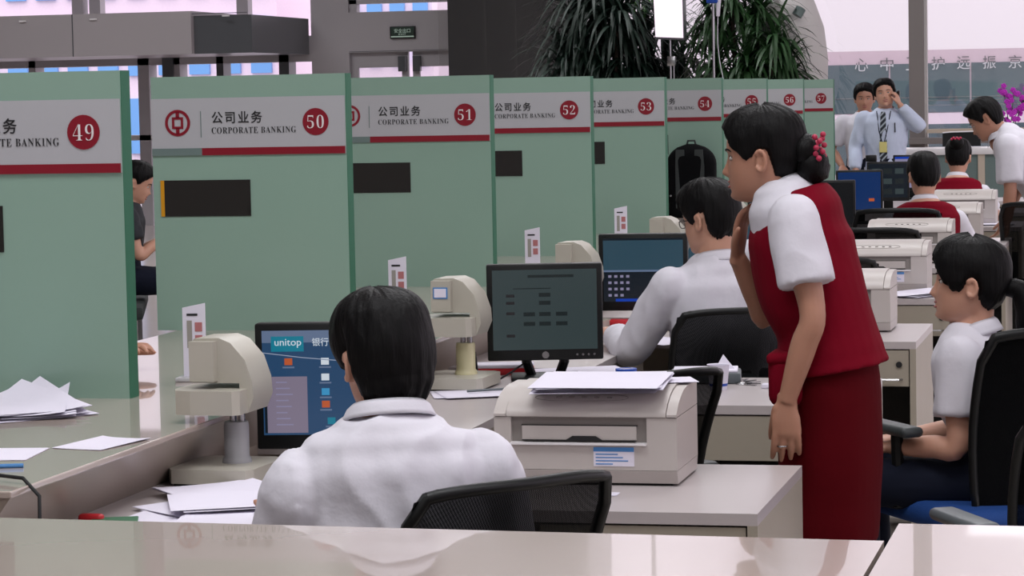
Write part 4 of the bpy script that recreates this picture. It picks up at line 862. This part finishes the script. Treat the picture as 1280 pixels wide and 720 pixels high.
for i in range(13):
    for j in range(4): kk.box(-.185+i*.0285, -.161+i*.0285, -.055+j*.028, -.032+j*.028, .018, .022)
kk.build('keys', 'black_matte', kb)['kind'] = 'stuff'
tr = empty('letter_tray', (-1.36, 8.2, DZ), R(8), 'grey tray holding white papers and a crumpled tissue, second desk', 'tray'); MB().rbox(-.11, .11, -.08, .08, 0, .035, .008).build('tray', 'grey_plastic', tr, True); MB().rbox(-.1, .1, -.07, .07, .035, .042, .002).build('papers', 'paper', tr, True)
MB().add([(.03, -.02, .042), (.09, -.02, .042), (.08, .03, .042), (.04, .03, .042), (.055, .0, .085)], [(0, 1, 4), (1, 2, 4), (2, 3, 4), (3, 0, 4), (3, 2, 1, 0)]).build('tissue', 'paper', tr)
ky = empty('key_bunch', (-1.235, 8.12, DZ), 0, 'bunch of dark keys lying on the second desk', 'keys'); MB().tube([(.018*math.cos(a), .018*math.sin(a), .003) for a in [k*.4 for k in range(17)]], .002, 6).build('key_ring', 'steel', ky)
for k in range(5):
    a = k*.5-.6; MB().prism([(.012, -.006), (.03, -.007), (.034, -.003), (.06, -.003), (.06, .003), (.034, .003), (.03, .007), (.012, .006)], .001+k*.0025, .003+k*.0025, 'z').xf(Matrix.Rotation(a, 4, 'Z')).build('key', 'black_plastic' if k % 2 else 'steel', ky)
cp = empty('paper_cup', (-1.285, 7.98, DZ), 0, 'white cup beside the keys on the second desk', 'cup'); MB().lathe([(.026, 0), (.034, .075), (.035, .077), (.032, .075), (.025, .004)], 20).build('cup', 'paper', cp, True); MB().lathe([(.0275, .012), (.0285, .02)], 20).build('band', 'blue_plastic', cp)
rl = empty('card_reader', (-1.1, 8.03, DZ), 0, 'small white card reader with upright post on the second desk', 'card reader'); MB().rbox(-.06, .06, -.02, .02, 0, .014, .004).build('base', 'paper', rl, True); MB().rbox(-.035, -.026, -.006, .006, .014, .07, .003).build('post', 'paper', rl, True)
# third and fourth desk
cl = empty('desk_calculator', (-1.77, 10.0, DZ), R(20), 'pale desk calculator with dark display on the third desk', 'calculator'); MB().prism([(-.09, 0), (.09, 0), (.09, .06), (-.09, .02)], -.07, .07, 'x').build('case', 'device', cl)
MB().prism([(.01, .0425), (.08, .0585), (.08, .061), (.01, .045)], -.05, .05, 'x').build('display', 'led_glass', cl)
sheet('paper', -2.0, 9.85, DZ, .3, .21, 35, 'white papers and folder at the third desk monitor foot', n=5, jitter=12)
sheet('paper', -1.78, 9.52, DZ, .21, .297, 60, 'white sheet under the hand of the man with glasses', n=1, curl=.01)
T(MB().rbox(-.06, .06, -.04, .04, 0, .02, .004).build('ink_pad', 'red_plastic', None, True, (-1.98, 10.05, DZ+.015)), 'red ink pad behind the third desk monitor stand', 'ink pad')
sheet('paper', -.995, 11.68, DZ, .21, .297, -35, 'loose white papers beside the fourth desk printer', n=4, jitter=16, curl=.006)
T(MB().sphere((0, 0, .012), (.03, .05, .018), 14, 10).build('mouse', 'black_plastic', None, 'all', (-1.62, 13.62, DZ)), 'black mouse on the fifth desk', 'mouse')
sheet('paper', -1.05, 17.65, DZ, .3, .21, 10, 'white papers under the bending man hand', n=4, jitter=8)
# backpack on the counter
bp = empty('backpack', (-2.735, 16.08, LZ), 0, 'black backpack leaning on the green screen', 'bag')
def bpf(u, v):
    a = 2*math.pi*u; t = v; w_ = .152*(1-.04*(1-t))*(1 if t < .72 else math.sqrt(max(0, 1-((t-.72)/.285)**2))*1.0); dd = .105*(1-.35*t)*(1 if t < .8 else math.sqrt(max(0, 1-((t-.8)/.21)**2)))
    c, s_ = math.cos(a), math.sin(a); return (w_*math.copysign(abs(c)**.6, c), -.0+dd*math.copysign(abs(s_)**.6, s_), .445*t)
m_ = MB().grid(bpf, 36, 24, True); m_.f.append(tuple(range(35, -1, -1))); m_.f.append(tuple(23*36+i for i in range(36))); m_.build('pack', 'chair_fabric', bp, 'all')
mat('strap', rgb(38, 44, 44), .8)
for sx in (-.055, .06): MB().prism([(sx-.028, .05), (sx+.028, .05), (sx+.03, .3), (sx+.02, .405), (sx-.03, .405), (sx-.032, .3)], -.104, -.096, 'y').xf(Matrix.Rotation(R(-5), 4, 'X')).build('strap', 'strap', bp)
MB().tube([(-.03, 0, .43), (-.02, 0, .465), (.02, 0, .465), (.03, 0, .43)], .007, 6).build('top_handle', 'strap', bp)
MB().rbox(-.12, -.108, -.11, -.1, .13, .14, .002).build('buckle', 'steel', bp)
# ------------------------------------------------------------------ far side: counter, orchid, lamps, plants
fc = empty('reception_desk', (-1.55, 24.5, 0), 0, 'far white-topped reception desk below the window', 'desk')
MB().rbox(-.75, .9, -.3, .3, 1.045, 1.105, .008).build('top', 'white_gloss', fc, True)
for x in (.02, .84): MB().box(x, x+.06, -.28, -.22, 0, 1.045).build('post', 'cream_wall', fc)
MB().box(-.72, .02, -.26, -.25, .0, 1.045).build('front_panel', 'sign_grey', fc); MB().box(.08, .84, -.26, -.25, .0, 1.045).build('front_panel', 'sign_grey', fc)
MB().box(-.72, .86, .24, .26, 0, 1.045).build('back_panel', 'cream_wall', fc)
fs = empty('desk_screen', (-1.69, 24.45, 1.105), R(3), 'black screen with white rim on the far reception desk', 'monitor')
MB().prism([(-.17, .012), (.17, .012), (.168, .13), (.1, .138), (-.1, .135), (-.168, .13)], -.01, .01, 'y').build('screen_back', 'black_plastic', fs); MB().tube([(-.168, 0, .132), (-.1, 0, .139), (.1, 0, .142), (.168, 0, .134)], .008, 8).build('rim', 'white_gloss', fs, True); MB().rbox(-.09, .09, -.05, .05, 0, .012, .004).build('foot', 'white_gloss', fs, True)
oc = empty('potted_orchid', (-1.26, 24.5, 1.105), 0, 'magenta orchid in a pot behind the bending man', 'plant')
MB().lathe([(.05, 0), (.075, .11), (.08, .12), (.07, .12), (.06, .1)], 18).build('pot', 'white_gloss', oc, True)
mat('orchid', rgb(190, 40, 190), .6, noise=.25, nscale=40); mat('leaf', rgb(36, 70, 34), .5, noise=.3, nscale=6); mat('leaf_dark', rgb(16, 38, 28), .5, noise=.35, nscale=5); mat('leaf_light', rgb(66, 118, 48), .5, noise=.3, nscale=5)
rnd = random.Random(3)
for k in range(5):
    a = (-.16, -.06, .04, .13, .2)[k]; top = (.42, .52, .5, .44, .58)[k]
    st = [(0, 0, .1), (a*.3, 0, .25), (a*.8, -.02, top-.06), (a*1.2, -.05, top)]; p_, r_ = spath(st, [.004]*4, 5); sg = MB().tube(p_, r_, 6).build('stem', 'leaf', oc)
    for q in range(11):
        c = V(p_[len(p_)-1-q]) + V((rnd.uniform(-.035, .035), rnd.uniform(-.04, .02), rnd.uniform(-.03, .03))); fl = MB()
        for t in range(5):
            b_ = 2*math.pi*t/5+q; fl.sphere((c.x+.014*math.cos(b_), c.y, c.z+.014*math.sin(b_)), (.013, .005, .013), 8, 6)
        fl.sphere((c.x, c.y-.006, c.z), .006, 8, 6).build('flower', 'orchid', oc, 'all')
def blade(mb, o, az, el, L, wd, droop, rn):
    d = V((math.cos(az)*math.cos(el), math.sin(az)*math.cos(el), math.sin(el))); p = V(o); side = V((-math.sin(az), math.cos(az), 0)); pts = []
    n = 7
    for i in range(n+1):
        t = i/n; w_ = wd*math.sin(math.pi*min(1, .12+.88*t))**.7 if t < 1 else 0; pts.append((p-side*w_, p+side*w_)); d = (d+V((0, 0, -droop/n))).normalized(); p = p+d*(L/n)
    vs = [q for pr_ in pts for q in pr_]; mb.add(vs, [(2*i, 2*i+1, 2*i+3, 2*i+2) for i in range(n)])
def palm(name, x, y, heads, label, lm, seed, L=.62, N=70):
    e = empty(name, (x, y, 0), 0, label, 'plant'); rn = random.Random(seed)
    MB().lathe([(.18, 0), (.24, .42), (.25, .45), (.22, .45), (.21, .4)], 20).build('pot', 'white_gloss', e, True)
    MB().lathe([(.2, .40), (.2, .42)], 16).build('soil', 'black_matte', e)
    lf = MB()
    for (hx, hy, hz) in heads:
        MB().tube(*spath([(hx*.2, hy*.2, .41), (hx*.6, hy*.6, hz*.6), (hx, hy, hz)], [.028, .024, .018], 4), n=8).build('trunk', 'trunk', e, True)
        for k in range(N): blade(lf, (hx, hy, hz+rn.uniform(-.12, .12)), rn.uniform(0, 6.283), rn.uniform(-.1, 1.35), L*rn.uniform(.65, 1.15), rn.uniform(.011, .021), rn.uniform(1.2, 3.2), rn)
    f_ = lf.build('foliage', lm, e, 'all'); f_['kind'] = 'stuff'; return e
mat('trunk', rgb(62, 50, 42), .8)
palm('dracaena_plant', -5.15, 25.1, ((-.05, 0, 2.55), (-.2, .1, 2.2), (.22, -.1, 2.35), (.05, .1, 1.9), (.3, .1, 1.85), (-.3, 0, 1.85)), 'tall dark dracaena with drooping leaves next to the black pier', 'leaf_dark', 5, .72, 190)
palm('dracaena_plant', -3.75, 25.0, ((-.1, 0, 2.5), (.15, .1, 2.35), (.32, -.1, 2.05), (-.3, .1, 2.25), (.05, -.1, 1.85), (-.25, 0, 1.85), (.42, 0, 1.8)), 'tall leafy dracaena between the lamp stand and the pale rounded urn', 'leaf', 9, .52, 150)
palm('dracaena_plant', -4.55, 25.5, ((-.05, 0, 2.3), (.1, .1, 1.9), (-.15, 0, 1.8)), 'dracaena partly hidden behind the white softbox', 'leaf_dark', 12, .5, 130)
palm('dracaena_plant', -4.78, 25.7, ((-.1, 0, 2.75), (0, 0, 2.6)), 'light green dracaena top behind the dark one', 'leaf_light', 14, .45, 50)
ur = empty('stone_urn', (-3.45, 25.62, 0), 0, 'large pale rounded urn behind the leafy dracaena', 'urn')
MB().lathe([(.3, 0), (.34, .1), (.2, .35), (.3, 1.2), (.42, 1.7), (.425, 1.95), (.39, 2.25), (.3, 2.5), (.24, 2.62), (.27, 2.68)], 32).build('vessel', 'wall_light', ur, 'all'); MB().tube([(.18, -.38, 2.35), (.22, -.36, 2.42)], .05, 10).build('lug', 'sign_grey', ur, True)
mat('softbox', (1, .86, .97, 1), .6, noise=0, emit=.8)
sx = empty('softbox_lamp', (-4.38, 24.6, 0), 0, 'glowing white softbox lamp on a stand before the plants', 'lamp')
MB().prism([(-.12, 2.17), (.135, 2.155), (.13, 2.75), (-.14, 2.75)], -.03, .0, 'y').build('diffuser', 'softbox', sx); MB().prism([(-.13, 2.15), (.145, 2.135), (.14, 2.76), (-.15, 2.76)], .0, .14, 'y').build('housing', 'beam_dark', sx)
MB().tube([(0, .07, 2.15), (0, .07, .5)], .012, 8).build('pole', 'steel', sx, True); MB().tube([(.03, .07, 1.98), (.03, .07, .5)], .008, 8).build('pole', 'steel', sx, True); MB().rbox(-.03, .05, .04, .1, 1.9, 1.99, .01).build('clamp', 'steel', sx, True)
for k in range(3):
    a = 2*math.pi*k/3; MB().tube([(0, .07, .55), (.35*math.cos(a), .07+.35*math.sin(a), .012)], .01, 6).build('leg', 'steel', sx, True)
st = empty('light_stand', (-3.93, 24.4, 0), 0, 'slim steel light stand with blue clamp and hanging white cable', 'stand')
MB().tube([(0, 0, .5), (0, 0, 3.0)], .014, 8).build('pole', 'steel', st, True); MB().rbox(-.06, .05, -.03, .03, 2.46, 2.56, .015).build('clamp', 'blue_plastic', st, True); MB().tube([(.06, 0, 2.58), (.05, 0, 2.45), (.045, 0, 2.34)], [.012, .022, .016], 10).build('lamp_socket', 'paper', st, True)
MB().tube(*spath([(.045, 0, 2.34), (.04, 0, 2.1), (.06, 0, 1.9), (.09, 0, 1.7), (.08, 0, 1.2), (.03, 0, .6)], [.004]*6, 4), n=6).build('cable', 'paper', st, True)
for k in range(3):
    a = 2*math.pi*k/3+.5; MB().tube([(0, 0, .55), (.35*math.cos(a), .35*math.sin(a), .012)], .01, 6).build('leg', 'steel', st, True)
# rails in front of the window
for a, b_, m_ in ((1.214, 1.252, 'cream_wall'), (1.11, 1.17, 'column_grey')): box('sill_rail', -2.12 if a > 1.2 else -2.29, 14, 25.9, 26.0, a, b_, m_, w1)
# ------------------------------------------------------------------ minibus outside
bs_ = empty('minibus', (-2.2, 46.2, -.3), R(8), 'white minibus with dark windows and Chinese lettering, parked outside the window', 'vehicle')
mat('bus_pale', rgb(212, 196, 204), .4); mat('bus_dark', rgb(78, 100, 106), .25, noise=.15, nscale=1.2); mat('bus_white', rgb(238, 228, 236), .4); mat('tyre', rgb(25, 25, 26), .8)
HL = 3.6
MB().prism([(-HL, .45), (HL, .45), (HL, 1.2), (HL-.15, 1.7), (HL-.5, 2.55), (HL-.7, 2.59), (-HL+.12, 2.59), (-HL, 2.45)], 0, 1.9, 'y').build('body', 'bus_pale', bs_)
MB().box(-HL+.02, HL-.12, -.012, 0, 1.33, 1.52).build('white_stripe', 'bus_white', bs_); MB().box(-HL+.02, HL-.05, -.012, 0, .5, 1.33).build('lower_skirt', 'bus_dark', bs_)
for k in range(5):
    x = -HL+.06+k*1.36; w_ = MB().box(x, min(HL-.35, x+1.33), -.02, 0, 1.53, 2.36).build('window', 'bus_dark', bs_); MB().box(x, min(HL-.35, x+1.33), -.028, -.02, 1.78, 1.79).build('window_bar', 'steel', w_)
for x in (-2.2, 2.2): MB().tube([(x, -.03, .4), (x, .2, .4)], .38, 24).build('wheel', 'tyre', bs_, True)
m = mat('bus_letter', rgb(200, 205, 205), .6, noise=0); nt = m.node_tree; tc = nt.nodes.new('ShaderNodeTexCoord'); sp = nt.nodes.new('ShaderNodeSeparateXYZ'); gt = nt.nodes.new('ShaderNodeMath'); gt.operation = 'GREATER_THAN'; gt.inputs[1].default_value = 2.36
cx = nt.nodes.new('ShaderNodeMix'); cx.data_type = 'RGBA'; cx.inputs[6].default_value = rgb(205, 212, 214); cx.inputs[7].default_value = rgb(92, 94, 98)
nt.links.new(tc.outputs['Object'], sp.inputs[0]); nt.links.new(sp.outputs['Z'], gt.inputs[0]); nt.links.new(gt.outputs[0], cx.inputs[0]); nt.links.new(cx.outputs[2], nt.nodes['Principled BSDF'].inputs['Base Color'])
for k, c in enumerate('心中卫护远振京北'): text('lettering', c, .26, 'bus_letter', bs_, facing(-2.78+k*.43, -.035, 2.25), extrude=.002, fit=(.22, .22))
# ------------------------------------------------------------------ bench for the waiting customer
be = empty('waiting_bench', (-6.3, 15.5, 0), R(-70), 'dark bench under the waiting customer', 'bench'); MB().rbox(-.7, .7, -.25, .22, .36, .44, .02).build('seat', 'strap', be, True)
for x in (-.6, .55): MB().box(x, x+.05, -.2, .18, 0, .36).build('leg', 'steel', be)

T(MB().rbox(-.06, .06, -.04, .04, 0, .05, .004).build('paper_box', 'paper', None, True, (-2.40, 22.24, LZ)), 'small white paper box at the far end of the service counter', 'box')
